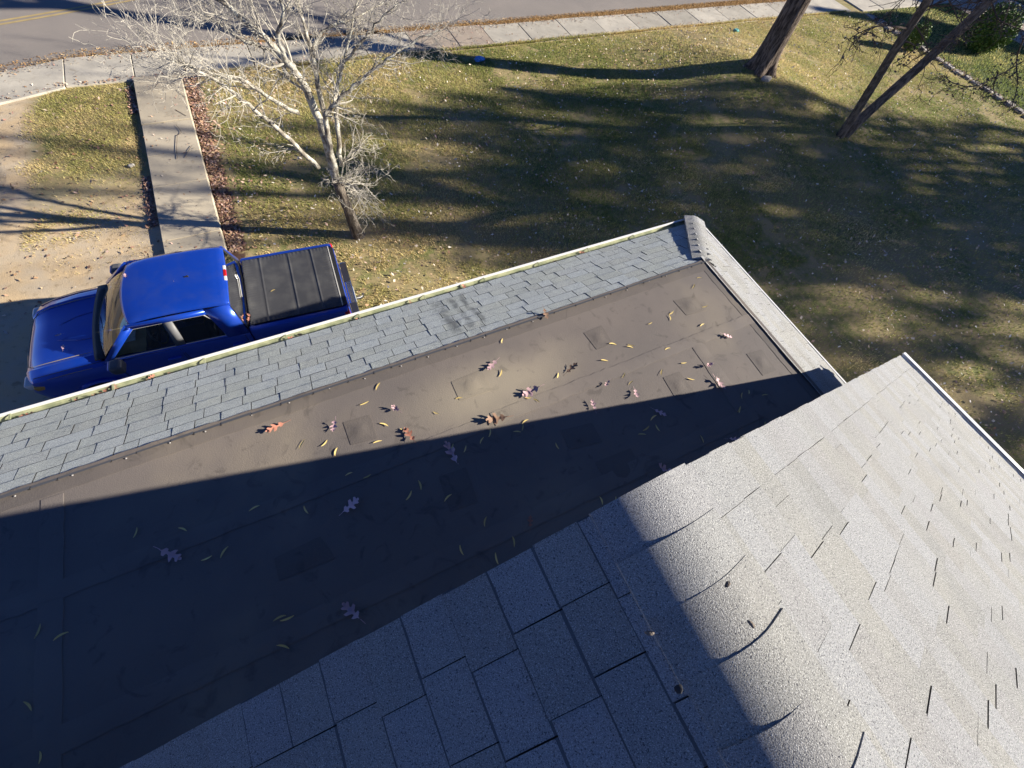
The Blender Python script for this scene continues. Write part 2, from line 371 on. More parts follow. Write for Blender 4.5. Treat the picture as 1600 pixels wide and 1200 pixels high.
# shingle pieces: shared meshes of a few widths
EXPO = .143
WIDTHS = [.165, .20, .235, .27, .305, .34]
def shingle_mesh(w, L, t, seed, bandw=.012):
    r = random.Random(seed); mb = MB(); n = 3; V = []
    for lay in (0, 1):
        for j, (yy, zz) in enumerate(((0, t * 1.05), (L - bandw, t * .22), (L + .035, -.0015))):
            for i in range(n + 1):
                wob = r.uniform(-.0016, .0016) if j == 0 else 0
                if lay and j == 0: V.append((w * i / n, yy + wob + .0015, zz + t - .0012 + r.uniform(-.0008, .0012)))
                elif lay: V.append((w * i / n, yy, zz + t))
                else: V.append((w * i / n, yy + wob, zz - .008 if j == 0 else zz - .005))
    k = (n + 1); F = []
    for j in range(2):
        for i in range(n): a = j*k+i + 3*k; F.append((a, a+1, a+1+k, a+k))
    nt = len(F); mi = [0] * n + [2] * n
    for i in range(n): F.append((i, i+1, i+1+3*k, i+3*k))
    for j in range(2):
        F.append((j*k, j*k+3*k, (j+1)*k+3*k, (j+1)*k)); F.append((j*k+n, (j+1)*k+n, (j+1)*k+n+3*k, j*k+n+3*k))
    mb.add(V, F); mb.m = (mi if bandw > .004 else [0] * nt) + [1] * (len(F) - nt); return mb
SH_ME = {}
def sh_proto(wi, L, thick, bold):
    key = (wi, round(L, 3), thick, bold)
    if key not in SH_ME:
        mb = shingle_mesh(WIDTHS[wi] - (.0019, .0028, .0055)[bold], L, ((.0058, .0044), (.0070, .0052), (.0068, .0052))[bold][0 if thick else 1], hash(key) % 999, (.004, .0058, .009)[bold]); SH_ME[key] = (mb, mb.mesh('shingle', [M_SK if bold == 2 else M_SH, M_CUT, M_BAND]))
    return SH_ME[key]
class Field:
    """lays courses of shingles on one roof plane; near ones as objects of their own, the rest joined"""
    def __init__(s, origin, xdir, updir, parent, expo, bold=0):
        s.bold = bold
        s.o = Vector(origin); s.x = Vector(xdir).normalized(); s.u = Vector(updir).normalized(); s.n = s.x.cross(s.u)
        s.parent = parent; s.e = expo; s.far = MB(); s.tint = []; s.count = 0
    def lay(s, row_s, a0, a1, single, r, rev=False):
        a = a0 - r.uniform(0, .16); first = True; prevthick = False
        while a < a1 - .03:
            wi = r.choice((0, 0, 1, 1, 2, 2, 3) if rev else (0, 1, 1, 2, 2, 3) if s.bold == 1 else (0, 1, 2, 2, 3, 3, 4, 4, 5)); w = WIDTHS[wi]
            if first and a < a0:  # trimmed first piece at the edge
                cut = a0 - a; a = a0
                wi = min(range(len(WIDTHS)), key=lambda q: abs(WIDTHS[q] - (w - cut))); w = WIDTHS[wi]; a -= r.uniform(0, .006)
            first = False
            if a + w > a1 + .10: w = WIDTHS[0]; wi = 0
            thick = (not prevthick) if r.random() < .65 else (r.random() < .5); prevthick = thick
            aa = (a1 - (a - a0) - w) if rev else a
            P = s.o + s.x * aa + s.u * (row_s + r.uniform(-.0022, .0022)) + s.n * r.uniform(0, .0012)
            M = Matrix(((s.x.x, s.u.x, s.n.x, P.x), (s.x.y, s.u.y, s.n.y, P.y), (s.x.z, s.u.z, s.n.z, P.z), (0, 0, 0, 1)))
            M = M @ Matrix.Rotation(r.uniform(-.004, .004), 4, 'Z')
            mb, me = sh_proto(wi, s.e, thick, s.bold)
            if single(aa + w / 2, row_s): link('shingle', me, s.parent, M); s.count += 1
            else:
                s.far.add([M @ Vector(v) for v in mb.v], mb.f); s.far.m[-len(mb.f):] = mb.m; s.tint += [r.random()] * len(mb.f)
            a += w
    def close(s):
        if not s.far.v: return
        me = s.far.mesh('shingle_field', [M_SKA if s.bold == 2 else M_SHA, M_CUT, M_BAND]); at_ = me.attributes.new('tint', 'FLOAT', 'FACE'); at_.data.foreach_set('value', s.tint)
        tag(link('shingle_field', me, s.parent), kind='stuff')
r = random.Random(3)
LIFT = .006
# left slope (local x runs to -Y from the gable edge)
fl = Field((XR - cs * 0, YG + .012, ZR), (0, -1, 0), (cs, 0, sn), mroof, EXPO, 1); fl.o += fl.n * LIFT - Vector((0, 0, .03))
k = 0
while .214 + EXPO * k < SLEN - .02:
    s_ = .214 + EXPO * k; fl.lay(-s_, 0, 7.5, lambda a, b, s_=s_: s_ < 2.4 and a < 1.75 - .42 * s_ + .55, r); k += 1
fl.close()
fr = Field((XR, YG + .012, ZR), (0, 1, 0), (-cs, 0, sn), mroof, EXPO); fr.o += fr.n * LIFT - Vector((0, 0, .03)); fr.o.y -= 7.5
k = 0
while .214 + EXPO * k < SLEN - .01:
    s_ = .214 + EXPO * k; fr.lay(-s_, 0, 7.5, lambda a, b, s_=s_: s_ < 1.0 and a > 6.1, r, True); k += 1
fr.close()
# ridge caps, each bent over the ridge
capm = MB(); W = .165; cl = .30; T = .006; V = []
prof = [(-W, -1), (-W * .45, -.45), (-.03, -.05), (.03, -.05), (W * .45, -.45), (W, -1)]
RC = .092
def capz(x): x = abs(x); return -mm * x * x / (2 * RC) - mm * RC / 2 * 0 if x < RC else -mm * (x - RC / 2)
def cap_verts(flip=1):
    V = []
    for lay in (0, 1):
        for yy, up in ((0, .0058), (.14, .003), (cl, .0)):
            for x in (-W, -.092, -.06, -.03, 0, .03, .06, .092, W): V.append((x, -yy if flip > 0 else yy, capz(x) - mm * RC / 2 + up + (T if lay else -.006)))
    return V
F = []; n = 9
for j in range(2):
    for i in range(n - 1): a = 3*n + j*n + i; F.append((a, a+n, a+n+1, a+1))
for i in range(n - 1): F.append((i, i+3*n, i+1+3*n, i+1))
for j in range(2): F.append((j*n, (j+1)*n, (j+1)*n+3*n, j*n+3*n)); F.append((j*n+n-1, j*n+n-1+3*n, (j+1)*n+n-1+3*n, (j+1)*n+n-1))
cap_me = MB().add(cap_verts(), F).mesh('ridge_cap', M_SH, True, 30)
y = YG + .02; k = 0
while y > -7.2:
    link('ridge_cap', cap_me, mroof, Matrix.Translation((XR + rng.uniform(-.003, .003), y, ZR - .0165 + (k % 2) * .001)) @ Matrix.Rotation(rng.uniform(-.008, .008), 4, 'Z') @ Matrix.Rotation(rng.uniform(-.004, .004), 4, 'Y'))
    y -= .137; k += 1

# porch wing: deck under the skirt, flat membrane, skirt shingles, hip caps, gutter
XW = -9.0
mb = MB()
A = [(XW, YC - .12, ZE - .02), (XC - .02, YC - .12, ZE - .02), (XC - WX, YC - WY, ZF - .03), (XW, YC - WY, ZF - .03), (XC - .02, -.28, ZE - .02), (XC - WX, -.28, ZF - .03)]
mb.add(A, [(0, 1, 2, 3), (1, 4, 5, 2)]); mb.add([(XW, YC-.12, ZE-.12), (XC-.02, YC-.12, ZE-.12), (XC-.02, -.28, ZE-.12), (XW, -.28, ZE-.12)], [(3, 2, 1, 0)])
mb.add([A[0], A[1], (XC-.02, YC-.12, ZE-.12), (XW, YC-.12, ZE-.12), A[4], (XC-.02, -.28, ZE-.12)], [(0, 3, 2, 1), (1, 2, 5, 4)])
proof = link('porch_roof', mb.mesh('porch_roof', M_DECK), house)
ms = (ZF - ZE) / WY; c1 = 1 / math.hypot(1, ms); s1 = ms * c1
y0 = YC - .112; z0 = ZE + .020; ms = (ZF - z0) / (y0 - (YC - WY)); c1 = 1 / math.hypot(1, ms); s1 = ms * c1; SL = (y0 - (YC - WY)) / c1; NR = 8; e1 = SL / NR
ff = Field((XC, y0, z0), (-1, 0, 0), (0, -c1, s1), proof, e1, 2)
for k in range(NR):
    yy = y0 - c1 * e1 * (k + .5); hx = WX * (YC - yy) / WY
    ff.lay(k * e1, hx - .02, XC - XW, lambda a, b: XC - a > -3.15, r)
ff.close()
mr = (ZF - ZE) / WX; c2 = 1 / math.hypot(1, mr); s2 = mr * c2
x0 = XC - .03; e2 = (x0 - (XC - WX)) / c2 / 8
fs = Field((x0, -.28, ZE + .03 * mr), (0, 1, 0), (-c2, 0, s2), proof, e2)
for k in range(8):
    xx = x0 - c2 * e2 * (k + .5); hy = YC - WY * (XC - xx) / WX
    fs.lay(k * e2, 0, hy + .28 + .01, lambda a, b: False, r, True)
fs.close()
# hip caps
hp0 = Vector((XC - .01, YC - .01, ZE + .035)); hp1 = Vector((XC - WX, YC - WY, ZF + .012)); hd = (hp1 - hp0).normalized()
sx = hd.cross(Vector((0, 0, 1))).normalized(); nz = sx.cross(hd)
hipm = .31
def hcap():
    V = []; W2 = .155
    for lay in (0, 1):
        for yy, up in ((0, .007), (.13, .003), (.27, .0)):
            for x in (-W2, -.10, -.06, -.03, 0, .03, .06, .10, W2): V.append((x, yy, -hipm * (x * x / .12 if abs(x) < .06 else abs(x) - .03) - .006 + up + (.006 if lay else -.01) + rng.uniform(-.002, .002)))
    return MB().add(V, [tuple(reversed(f)) for f in F]).mesh('hip_cap', M_SH, True, 35)
k = 0; s_ = .05; L = (hp1 - hp0).length
while s_ < L - .26:
    P = hp0 + hd * s_ + nz * .001; jx_ = Matrix.Rotation(rng.uniform(-.03, .03), 4, 'Z')
    link('hip_cap', hcap(), proof, Matrix(((sx.x, hd.x, nz.x, P.x), (sx.y, hd.y, nz.y, P.y), (sx.z, hd.z, nz.z, P.z), (0, 0, 0, 1))) @ jx_)
    s_ += .118; k += 1
# membrane
def memz(x, y): return ZF + .004 + .0035 * math.sin(x * 2.1 + 1.3 * math.sin(y * 1.7)) + .0025 * math.sin(y * 4.3 + x * .8) + .012 * math.exp(-((YC - WY - y) / .12) ** 2) * 0
XMR, YMF = XC - WX, YC - WY
mb = MB(); mb.grid(lambda a, b: (XW + (XMR + .012 - XW) * a, -.28 + (YMF + .012 + .28) * b, memz(XW + (XMR - XW) * a, -.28 + (YMF + .28) * b)), 120, 26)
# turned-down skirt of membrane over the top shingles
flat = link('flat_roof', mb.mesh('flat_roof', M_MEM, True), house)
def strip(name, P, Q, w, h, mat, parent, wav=0, n=None, z=None):
    """a taped strip of rubber lying on the roof from P to Q (2D)"""
    P = Vector((P[0], P[1])); Q = Vector((Q[0], Q[1])); d = Q - P; L = d.length; d /= L; nn = Vector((-d.y, d.x)); n = n or max(2, int(L / .06))
    V = []
    for i in range(n + 1):
        p = P + d * (L * i / n); wa = rng.uniform(-wav, wav); wb = rng.uniform(-wav, wav)
        for o, hh in ((-w / 2 + wa, -.012), (-w / 2 + wa, h * .8), (-w / 2 + .012, h), (w / 2 - .012, h), (w / 2 + wb, h * .8), (w / 2 + wb, -.012)):
            q = p + nn * o; V.append((q.x, q.y, memz(q.x, q.y) + hh + (rng.uniform(0, .002) if wav else 0)))
    Fs = [(i*6+j, i*6+j+1, i*6+7+j, i*6+6+j) for i in range(n) for j in range(5)]; Fs = [tuple(reversed(f)) for f in Fs]
    Fs += [(0, 1, 2, 3, 4, 5), tuple(n*6 + j for j in (5, 4, 3, 2, 1, 0))]
    return link(name, MB().add(V, Fs).mesh(name, mat, True, 40), parent)
strip('membrane_edge', (XW, YMF - .055), (XMR - .02, YMF - .055), .15, .0015, M_MEM2, flat, .004)
strip('membrane_edge', (XMR - .055, -.25), (XMR - .055, YMF - .13), .15, .0015, M_MEM2, flat, .004)
def zpx(u, v): p = at(u, v, ZF + .006); return (p.x, p.y)
strip('seam_strip', zpx(770, 655), zpx(1175, 497), .13, .0035, M_MEM3, flat, .006)
strip('seam_strip', zpx(1082, 528), zpx(1160, 640), .16, .003, M_MEM3, flat, .004)
strip('seam_strip', (XW, 1.32), zpx(760, 661), .13, .0035, M_MEM3, flat, .006)
strip('seam_strip', (XW, .50), zpx(1190, 640), .15, .0035, M_MEM3, flat, .004)
strip('seam_strip', (-2.45, .0), (-2.38, 1.9), .14, .003, M_MEM3, flat, .004)
PATCH = [((705,597),(752,578),(768,610),(718,626)), ((912,520),(940,508),(958,537),(932,546)), ((1052,470),(1085,462),(1103,485),(1072,493)),
         ((536,660),(578,648),(590,685),(548,695)), ((1036,590),(1062,581),(1088,616),(1058,626)), ((1166,553),(1190,546),(1213,578),(1192,587)),
         ((685,745),(728,730),(747,785),(703,800)), ((875,672),(925,660),(942,690),(890,702)), ((428,872),(500,838),(524,872),(436,908)), ((930,722),(985,700),(1012,745),(955,767))]
for q in PATCH:
    P = [Vector((*zpx(*p), 0)) for p in q]; c = sum(P, Vector()) / 4; V = []
    ring = []
    for i in range(4):
        a, b = P[i], P[(i+1) % 4]
        for t in (.02, .5, .98): ring.append(a.lerp(b, t) + (a - c) * 0)
    V = [(p.x, p.y, memz(p.x, p.y) - .004) for p in ring] + [(p.x, p.y, memz(p.x, p.y) + .0030) for p in ring]
    V += [((p.x - c.x) * .86 + c.x, (p.y - c.y) * .86 + c.y, memz(p.x, p.y) + .0036) for p in ring]
    rc = min((P[0] - c).length, (P[1] - c).length) * .40; an = [math.atan2(p.y - c.y, p.x - c.x) for p in ring]
    V += [(c.x + rc * math.cos(a), c.y + rc * math.sin(a), memz(c.x, c.y) + .0038) for a in an] + [(c.x + rc * .85 * math.cos(a), c.y + rc * .85 * math.sin(a), memz(c.x, c.y) + .0058) for a in an] + [(c.x, c.y, memz(c.x, c.y) + .0052)]
    n = 12; Fs = [(l*n+i, l*n+(i+1) % n, l*n+n+(i+1) % n, l*n+n+i) for l in range(4) for i in range(n)] + [(4*n+i, 4*n+(i+1) % n, 5*n) for i in range(n)]
    bmv = MB().add(V, Fs); me = bmv.mesh('patch', M_MEM2, True, 50)
    if me.polygons[-1].normal.z < 0: me.flip_normals()
    link('patch', me, flat)
for nm, pts in (('membrane_flap', [(XW, YMF - .03, ZF + .010), (XMR - .03, YMF - .03, ZF + .010), (XMR + .03, YMF + .014, ZF + .009), (XW, YMF + .014, ZF + .009)]), ('membrane_flap', [(XMR - .03, -.28, ZF + .010), (XMR + .035, -.28, ZF + .006), (XMR + .035, YMF + .03, ZF + .006), (XMR - .03, YMF - .03, ZF + .010)])):
    link(nm, MB().add(pts, [(0, 1, 2, 3)]).mesh(nm, M_MEM2), flat)
# row of fastener heads along the membrane edge
fm = MB().tube([(0, 0, 0), (0, 0, .004)], [.007, .005], 7).mesh('fastener', plain('pale_sealant', (.34, .32, .30), .8))
x = -3.1
while x < 4.1:
    link('fastener', fm, flat, Matrix.Translation((x, YMF - .035 + rng.uniform(-.012, .012), memz(x, YMF) + .006))); x += rng.uniform(.24, .36)
# gutter
gx0, gx1 = XW, XC + .02
def channel(name, prof, mat, y, z, parent):
    V = [(gx0, y + a, z + b) for a, b in prof] + [(gx1, y + a, z + b) for a, b in prof]; n = len(prof)
    return solid(link(name, MB().add(V, [(i, i+1, n+i+1, n+i) for i in range(n-1)]).mesh(name, mat), parent), .003, 0)
gut = channel('gutter', [(-.125, .012), (-.125, -.012), (-.07, -.022), (-.012, -.022), (-.004, -.010), (0, 0)], M_TROUGH, YC - .008, ZE - .012, house)
link('gutter_lip', MB().box((gx0, YC - .010, ZE - .016), (gx1, YC + .012, ZE + .006)).mesh('gutter_lip', M_WHITE), gut)
link('gutter_face', MB().box((gx0, YC - .004, ZE - .115), (gx1, YC + .006, ZE - .018)).mesh('gutter_face', M_WHITE), gut)
link('end_cap', MB().box((gx1, YC - .113, ZE - .11), (gx1 + .004, YC + .010, ZE - .004)).mesh('end_cap', M_WHITE), gut)
br = MB().box((-.008, -.112, -.006), (.008, -.004, -.001)).mesh('bracket', M_TROUGH)
x = -3.0
while x < 5.1: link('bracket', br, gut, Matrix.Translation((x, YC, ZE + .001))); x += .78
link('drip_edge', MB().box((XC - .03, -.28, ZE - .11), (XC - .004, YC - .115, ZE + .0)).box((XC - .006, -.28, ZE + .002), (XC + .016, YC - .10, ZE + .016)).mesh('drip_edge', M_WHITE), house)

# ------------------------------------------------------------------ leaves lying about
def oak_leaf_mesh(seed, mat, curl):
    r = random.Random(seed); pts = []
    prof = [(0, .012), (.10, .05), (.17, .26), (.26, .30), (.30, .10), (.40, .12), (.48, .42), (.60, .46), (.60, .16), (.68, .15), (.78, .34), (.86, .30), (.86, .12), (.95, .10), (1.0, .0)]
    V = [(0, -.22, 0), (0, 0, 0)]; F = []
    L = [(-w * .55 * r.uniform(.85, 1.15), t + w * .10) for t, w in prof]; R = [(w * .55 * r.uniform(.85, 1.15), t + w * .10) for t, w in prof]
    mid = [(0, t) for t, w in prof]; n = len(prof); base = 0
    P = []
    for a, m, b in zip(L, mid, R): P += [a, m, b]
    bend = r.uniform(.4, 1.0) * curl; side = r.uniform(.5, 1.2) * curl
    V = [(x, y - .5, bend * (y - .5) ** 2 + side * abs(x) ** 1.3 + r.uniform(0, .02)) for x, y in P]
    F = [(i*3+k, i*3+k+1, i*3+k+4, i*3+k+3) for i in range(n-1) for k in (0, 1)]
    o = len(V); V += [(-.010, -.80, .02), (.010, -.80, .02), (.012, -.5, .01), (-.012, -.5, .01)]; F.append((o, o+1, o+2, o+3))
    return MB().add(V, F).mesh('oak_leaf', mat, True)
OAKS = {m: [oak_leaf_mesh(i * 7 + j, mt, .25 + .35 * i) for i in range(3)] for j, (m, mt) in enumerate((('p', M_OAKP), ('r', M_OAKR), ('b', M_OAKB)))}
OAK = [(431,668,.17,'r',1),(523,666,.13,'p',1),(620,640,.10,'p',1),(640,680,.18,'r',1),(769,572,.16,'p',1),(829,612,.19,'p',1),(893,576,.15,'b',1),(775,655,.22,'b',1),
       (706,707,.22,'p',0),(549,790,.18,'p',0),(269,866,.17,'p',0),(550,955,.18,'p',0),(927,633,.13,'p',1),(993,616,.13,'p',1),(948,600,.08,'p',1),(1031,645,.13,'p',0),
       (1123,600,.16,'p',1),(1106,572,.11,'p',1),(1135,526,.11,'p',1),(1146,687,.13,'p',0),(1036,734,.18,'p',0),(828,815,.11,'r',0),(852,491,.14,'b',1)]
ODESC = {3: 'red curled oak leaf at the shadow edge of the flat roof', 7: 'large curled brown oak leaf at the end of the roof seam', 6: 'brown folded oak leaf on the sunlit roof above the seam',
         0: 'reddish oak leaf nearest the shingle skirt on the sunlit roof', 8: 'large pink oak leaf just inside the roof shadow', 9: 'pale violet oak leaf in the middle of the shaded roof', 10: 'pink oak leaf at far left of the shaded roof',
         11: 'pink oak leaf lowest on the shaded roof', 21: 'small folded red leaf in the shade beside the upper roof', 22: 'brown leaf caught against the top course of skirt shingles', 5: 'pale oak leaf with a dark shadow on the paler sunlit roof',
         20: 'pink oak leaf in shade close to the gable peak', 4: 'pale pink oak leaf standing near the pale square patch', 16: 'pink oak leaf beside the cross seam near the shadow edge'}
for i, (u, v, L, m, lit) in enumerate(OAK):
    p = at(u, v, ZF + .012); o = link('oak_leaf', OAKS[m][i % 3])
    o.location = (p.x, p.y, memz(p.x, p.y) + .018); o.scale = (L * .9 * rng.uniform(.8, 1.15), L * .95 * rng.uniform(.85, 1.15), L * rng.uniform(.6, 1.5)); o.rotation_euler = (rng.uniform(-.25, .25), rng.uniform(-.25, .25), rng.uniform(0, 6.28))
    tag(o, ODESC.get(i, 'small pinkish oak leaf on the sunlit brown flat roof' if lit else 'pinkish oak leaf lying in the shaded part of the flat roof'), 'leaf', 'oak leaves on the flat roof')
def sliver(seed):
    r = random.Random(seed); V = []; n = 6; b = r.uniform(-.12, .12)
    for i in range(n + 1):
        t = i / n; w = .085 * math.sin(math.pi * min(1, t * .92 + .04)) ** .7; cx = b * (t - .5) ** 2 * 4
        V += [(cx - w, t - .5, .05 * (t - .5) ** 2 + .02), (cx, t - .5, .05 * (t - .5) ** 2), (cx + w, t - .5, .05 * (t - .5) ** 2 + .02)]
    return MB().add(V, [(i*3+k, i*3+k+1, i*3+k+4, i*3+k+3) for i in range(n) for k in (0, 1)]).mesh('narrow_leaf', M_LEAFY, True)
SLV = [sliver(i) for i in range(4)]
NAR = [(471,694,60),(508,693,50),(524,706,75),(570,631,30),(590,604,60),(632,672,0),(601,663,-20),(681,646,-25),(717,622,10),(783,584,70),(784,533,80),(872,587,75),(944,563,0),(985,540,-20),(957,537,-5),
       (1016,506,30),(984,542,-10),(1049,490,35),(1092,434,0),(1084,448,60),(1096,508,30),(1101,480,10),(1042,545,20),(1068,568,10),(1033,582,80),(975,587,60),(985,598,40),(1079,593,-10),(838,625,-30),(825,622,-5),
       (820,658,35),(817,668,80),(808,674,-5),(766,677,80),(752,688,60),(727,702,70),(657,758,-75),(640,775,60),(699,777,45),(574,745,25),(397,793,25),(477,797,-60),(349,862,55),(323,873,20),(286,826,-20),(213,832,75),
       (96,992,30),(62,986,60),(47,1101,-55),(65,1182,85),(437,964,25),(449,967,20),(443,1009,-20),(720,860,-70),(757,815,80),(775,873,-75),(803,846,-80),(870,697,-60),(940,782,-70),(962,782,85),(1003,678,-5),(1010,670,40),
       (1020,652,45),(1027,669,-60),(1097,686,-70),(1155,642,80),(1158,618,80),(1170,613,85),(1194,617,0),(1195,664,-80),(1047,497,-70),(1155,640,60),(590,690,20),(706,700,60),(545,740,20)]
for i, (u, v, a) in enumerate(NAR):
    p = at(u, v, ZF + .008); q = at(u + 10 * math.cos(math.radians(a)), v - 10 * math.sin(math.radians(a)), ZF + .008); d = q - p
    lit = v < 808 - .1695 * u
    o = link('narrow_leaf', SLV[i % 4]); o.location = (p.x, p.y, memz(p.x, p.y) + .008); s_ = rng.uniform(.06, .09); o.scale = (s_,) * 3
    o.rotation_euler = (rng.uniform(-.2, .2), rng.uniform(-.3, .3), math.atan2(d.y, d.x) - math.pi / 2)
    tag(o, 'small narrow yellow leaf on the sunlit brown flat roof' if lit else 'small narrow yellow leaf on the shaded dark flat roof', 'leaf', 'narrow yellow leaves on the sunlit flat roof' if lit else 'narrow yellow leaves on the shaded flat roof')
# seeds on the upper roof
sm = MB()
for k in range(2): pass
seedm = MB().tube([(-.014, 0, 0), (-.008, 0, .004), (.004, 0, .005), (.013, 0, .002)], [.002, .006, .0065, .002], 7).mesh('seed', M_BARK2, True)
tarm = MB().tube([(-.014, 0, 0), (-.008, 0, .004), (.004, 0, .005), (.013, 0, .002)], [.004, .008, .0065, .002], 9).mesh('tar_blob', M_DECK, True)
for (u, v, lab) in ((1012, 988, 'dark round seed on the shaded slope beside the ridge'), (1132, 913, 'small brown seed on the sunlit ridge nearest the gable end'), (1168, 975, 'small brown seed on the sunlit ridge farther from the gable'), (1060, 1075, 'black tar blob on the shaded shingle slope')):
    big = v == 1075
    d = CR * ((u - 800) / FPX) - CU * ((v - 600) / FPX) + CF
    sg = 1 if u > 1100 else -1; t = (ZR + .006 - CAM_H + sg * mm * XR) / (d.z + sg * mm * d.x); p = Vector((0, 0, CAM_H)) + d * t
    o = link('tar_blob' if big else 'seed', tarm if big else seedm); o.location = p + Vector((0, 0, .003 if big else .008)); o.scale = (.7, 1.2, .15) if big else (.8, .8, .8); sc_ = o.scale.copy(); o.matrix_basis = Matrix.Translation(o.location) @ Matrix.Rotation(sg * .45, 4, 'Y') @ Matrix.Rotation(rng.uniform(0, 3), 4, 'Z') @ Matrix.Diagonal((*sc_, 1)); tag(o, lab, 'seed' if not big else 'tar')
# gutter leaves
for i, (u, v) in enumerate([(165,600),(185,594),(125,612),(270,573),(455,521),(470,516),(560,492),(695,446),(720,437),(862,405),(905,390),(152,603),(240,580),(640,468),(50,636)]):
    p = at(u, v + 4, ZE - .06); o = link('gutter_leaf', OAKS['rb'[i % 2]][i % 3]); o.location = (p.x, YC - .06 + rng.uniform(-.02, .02), ZE - .022 + rng.uniform(0, .01)); o.scale = (rng.uniform(.07, .11),) * 3
    o.rotation_euler = (rng.uniform(-.5, .5), rng.uniform(-.5, .5), rng.uniform(0, 6)); tag(o, 'small orange brown leaf lying in the white roof gutter', 'leaf', 'leaves in the gutter')

# ------------------------------------------------------------------ pickup truck (local x forward, y to its left)
def paint():
    t = NT('blue_metallic_paint'); v = t.obj(); d = t.math('ADD', t.math('MULTIPLY', t.step(t.noise(3, 6, v), .40, .75), .14), t.math('MULTIPLY', t.step(t.noise(60, 3, v), .55, .75), .10))
    c = t.mix(d, (.007, .055, .42), (.12, .14, .20)); return t.out(c, .28, .5, .35, .8)
M_BLUE = paint()
M_PLAS = plain('black_plastic', (.022, .022, .024), .55, .4); M_GREY = plain('grey_plastic', (.085, .085, .088), .5, .4); M_CHROME = plain('chrome', (.55, .55, .56), .18, .5, 1.0, var=.05)
M_TRIM = plain('satin_trim', (.46, .45, .42), .35, .5, .3); M_TYRE = plain('tyre_rubber', (.018, .018, .019), .85, .3); M_ALLOY = plain('alloy', (.42, .42, .43), .3, .5, .9)
M_RED = plain('red_lens', (.45, .012, .008), .15, .5, var=.1); M_CLEAR = plain('clear_lens', (.62, .62, .60), .15, .5, var=.1); M_AMB = plain('amber_lens', (.55, .28, .06), .15, .5, var=.1)
M_SEAT = plain('seat_fabric', (.05, .05, .053), .8, .2); M_DASH = plain('tan_dash_cover', (.40, .31, .17), .8, .2, var=.35, sc=9); M_CABIN = plain('cabin_plastic', (.035, .035, .037), .6, .3)
M_PAPER = plain('pale_papers', (.55, .60, .62), .6, .3, var=.5, sc=20)
M_PILLAR = plain('pillar_vinyl', (.13, .13, .132), .5, .4)
M_CREASE = plain('tan_crease', (.30, .25, .19), .6, .3)  # plain tan for the thin lines along hood and fender creases
def vinyl():
    t = NT('black_vinyl'); v = t.obj(); c = t.mix(t.step(t.noise(4, 5, v), .4, .7), (.050, .050, .052), (.075, .074, .072)); t.bump(t.noise(220, 2, v), .2, .002); return t.out(c, .48, .45)
M_VINYL = vinyl()
def glass(name, tint, dark):
    m = bpy.data.materials.new(name); m.use_nodes = True; n = m.node_tree.nodes; l = m.node_tree.links; n.clear()
    o = n.new('ShaderNodeOutputMaterial'); tr = n.new('ShaderNodeBsdfTransparent'); gl = n.new('ShaderNodeBsdfGlossy'); fr_ = n.new('ShaderNodeFresnel'); mx = n.new('ShaderNodeMixShader')
    tr.inputs[0].default_value = (*tint, 1); gl.inputs['Roughness'].default_value = .02; gl.inputs[0].default_value = (1, 1, 1, 1); fr_.inputs[0].default_value = 1.52
    l.new(fr_.outputs[0], mx.inputs[0]); l.new(tr.outputs[0], mx.inputs[1]); l.new(gl.outputs[0], mx.inputs[2]); l.new(mx.outputs[0], o.inputs[0]); return m
M_GLASS = glass('windscreen_glass', (.72, .80, .74), 0); M_TINT = glass('tinted_glass', (.20, .22, .22), 0)

TA = 3.05993 - math.pi; tl = Vector((.3275, 5.8248, 0)); TS = .949
truck = empty('pickup_truck', tl, 'blue crew cab pickup truck with black bed cover parked beside the house', 'pickup truck', local=True, rz=TA + math.pi); truck.scale = (TS,) * 3
def tp(name, mb, mat, smooth=True, sharp=35, parent=None, bev=0, seg=2): 
    o = link(name, mb.mesh(name, mat, smooth, sharp), parent or truck)
    if bev: bevel(o, bev, seg, 30)
    return o
def loft(stations, closed_ends=True):
    mb = MB(); V = []; n = None
    for x, half in stations:
        ring = [(x, y, z) for y, z in half] + [(x, -y, z) for y, z in reversed(half[:-1])]
        n = len(ring); V += ring
    F = [(i*n+k, i*n+n+k, i*n+n+k+1, i*n+k+1) for i in range(len(stations)-1) for k in range(n-1)]
    F += [(i*n+n-1, i*n+n+n-1, i*n+n, i*n) for i in range(len(stations)-1)]
    F = [tuple(reversed(f)) for f in F]
    if closed_ends: F += [tuple(range(n)), tuple(reversed(range((len(stations)-1)*n, len(stations)*n)))]
    return mb.add(V, F)
def bedsec(t=0, top=1.245): return [(.74 - t, .52), (.90 - t, .55), (.935 - t, .80), (.925 - t, 1.03), (.905 - t, 1.17), (.88 - t, top - .012), (.855 - t, top), (.80 - t, top), (.785 - t, top - .045), (.4, top - .045), (0, top - .045)]
def cabsec(t=0): return [(.74 - t, .44), (.90 - t, .48), (.935 - t, .78), (.93 - t, 1.0), (.91 - t, 1.13), (.895 - t, 1.185), (.87 - t, 1.205), (.80, 1.205), (.79, .62), (.4, .60), (0, .60)]
def hoodsec(z, hw, zc, bz=.45): return [(hw - .16, bz), (hw - .03, bz + .06), (hw, .80), (hw - .015, z - .14), (hw - .06, z - .045), (hw - .13, z - .012), (hw - .20, z + .008), (hw - .27, z + .028), (hw - .33, z + .014), (.30, zc), (0, zc + .006)]
tp('bed', loft([(.215, bedsec(.035, 1.235)), (.235, bedsec(.012)), (.30, bedsec()), (1.0, bedsec()), (1.86, bedsec()), (1.885, bedsec(.015, 1.238))]), M_BLUE, parent=truck)
tp('cab_body', loft([(1.91, cabsec(.015)), (1.93, cabsec()), (2.6, cabsec(-.003)), (3.4, cabsec(-.003)), (4.0, cabsec())]), M_BLUE)
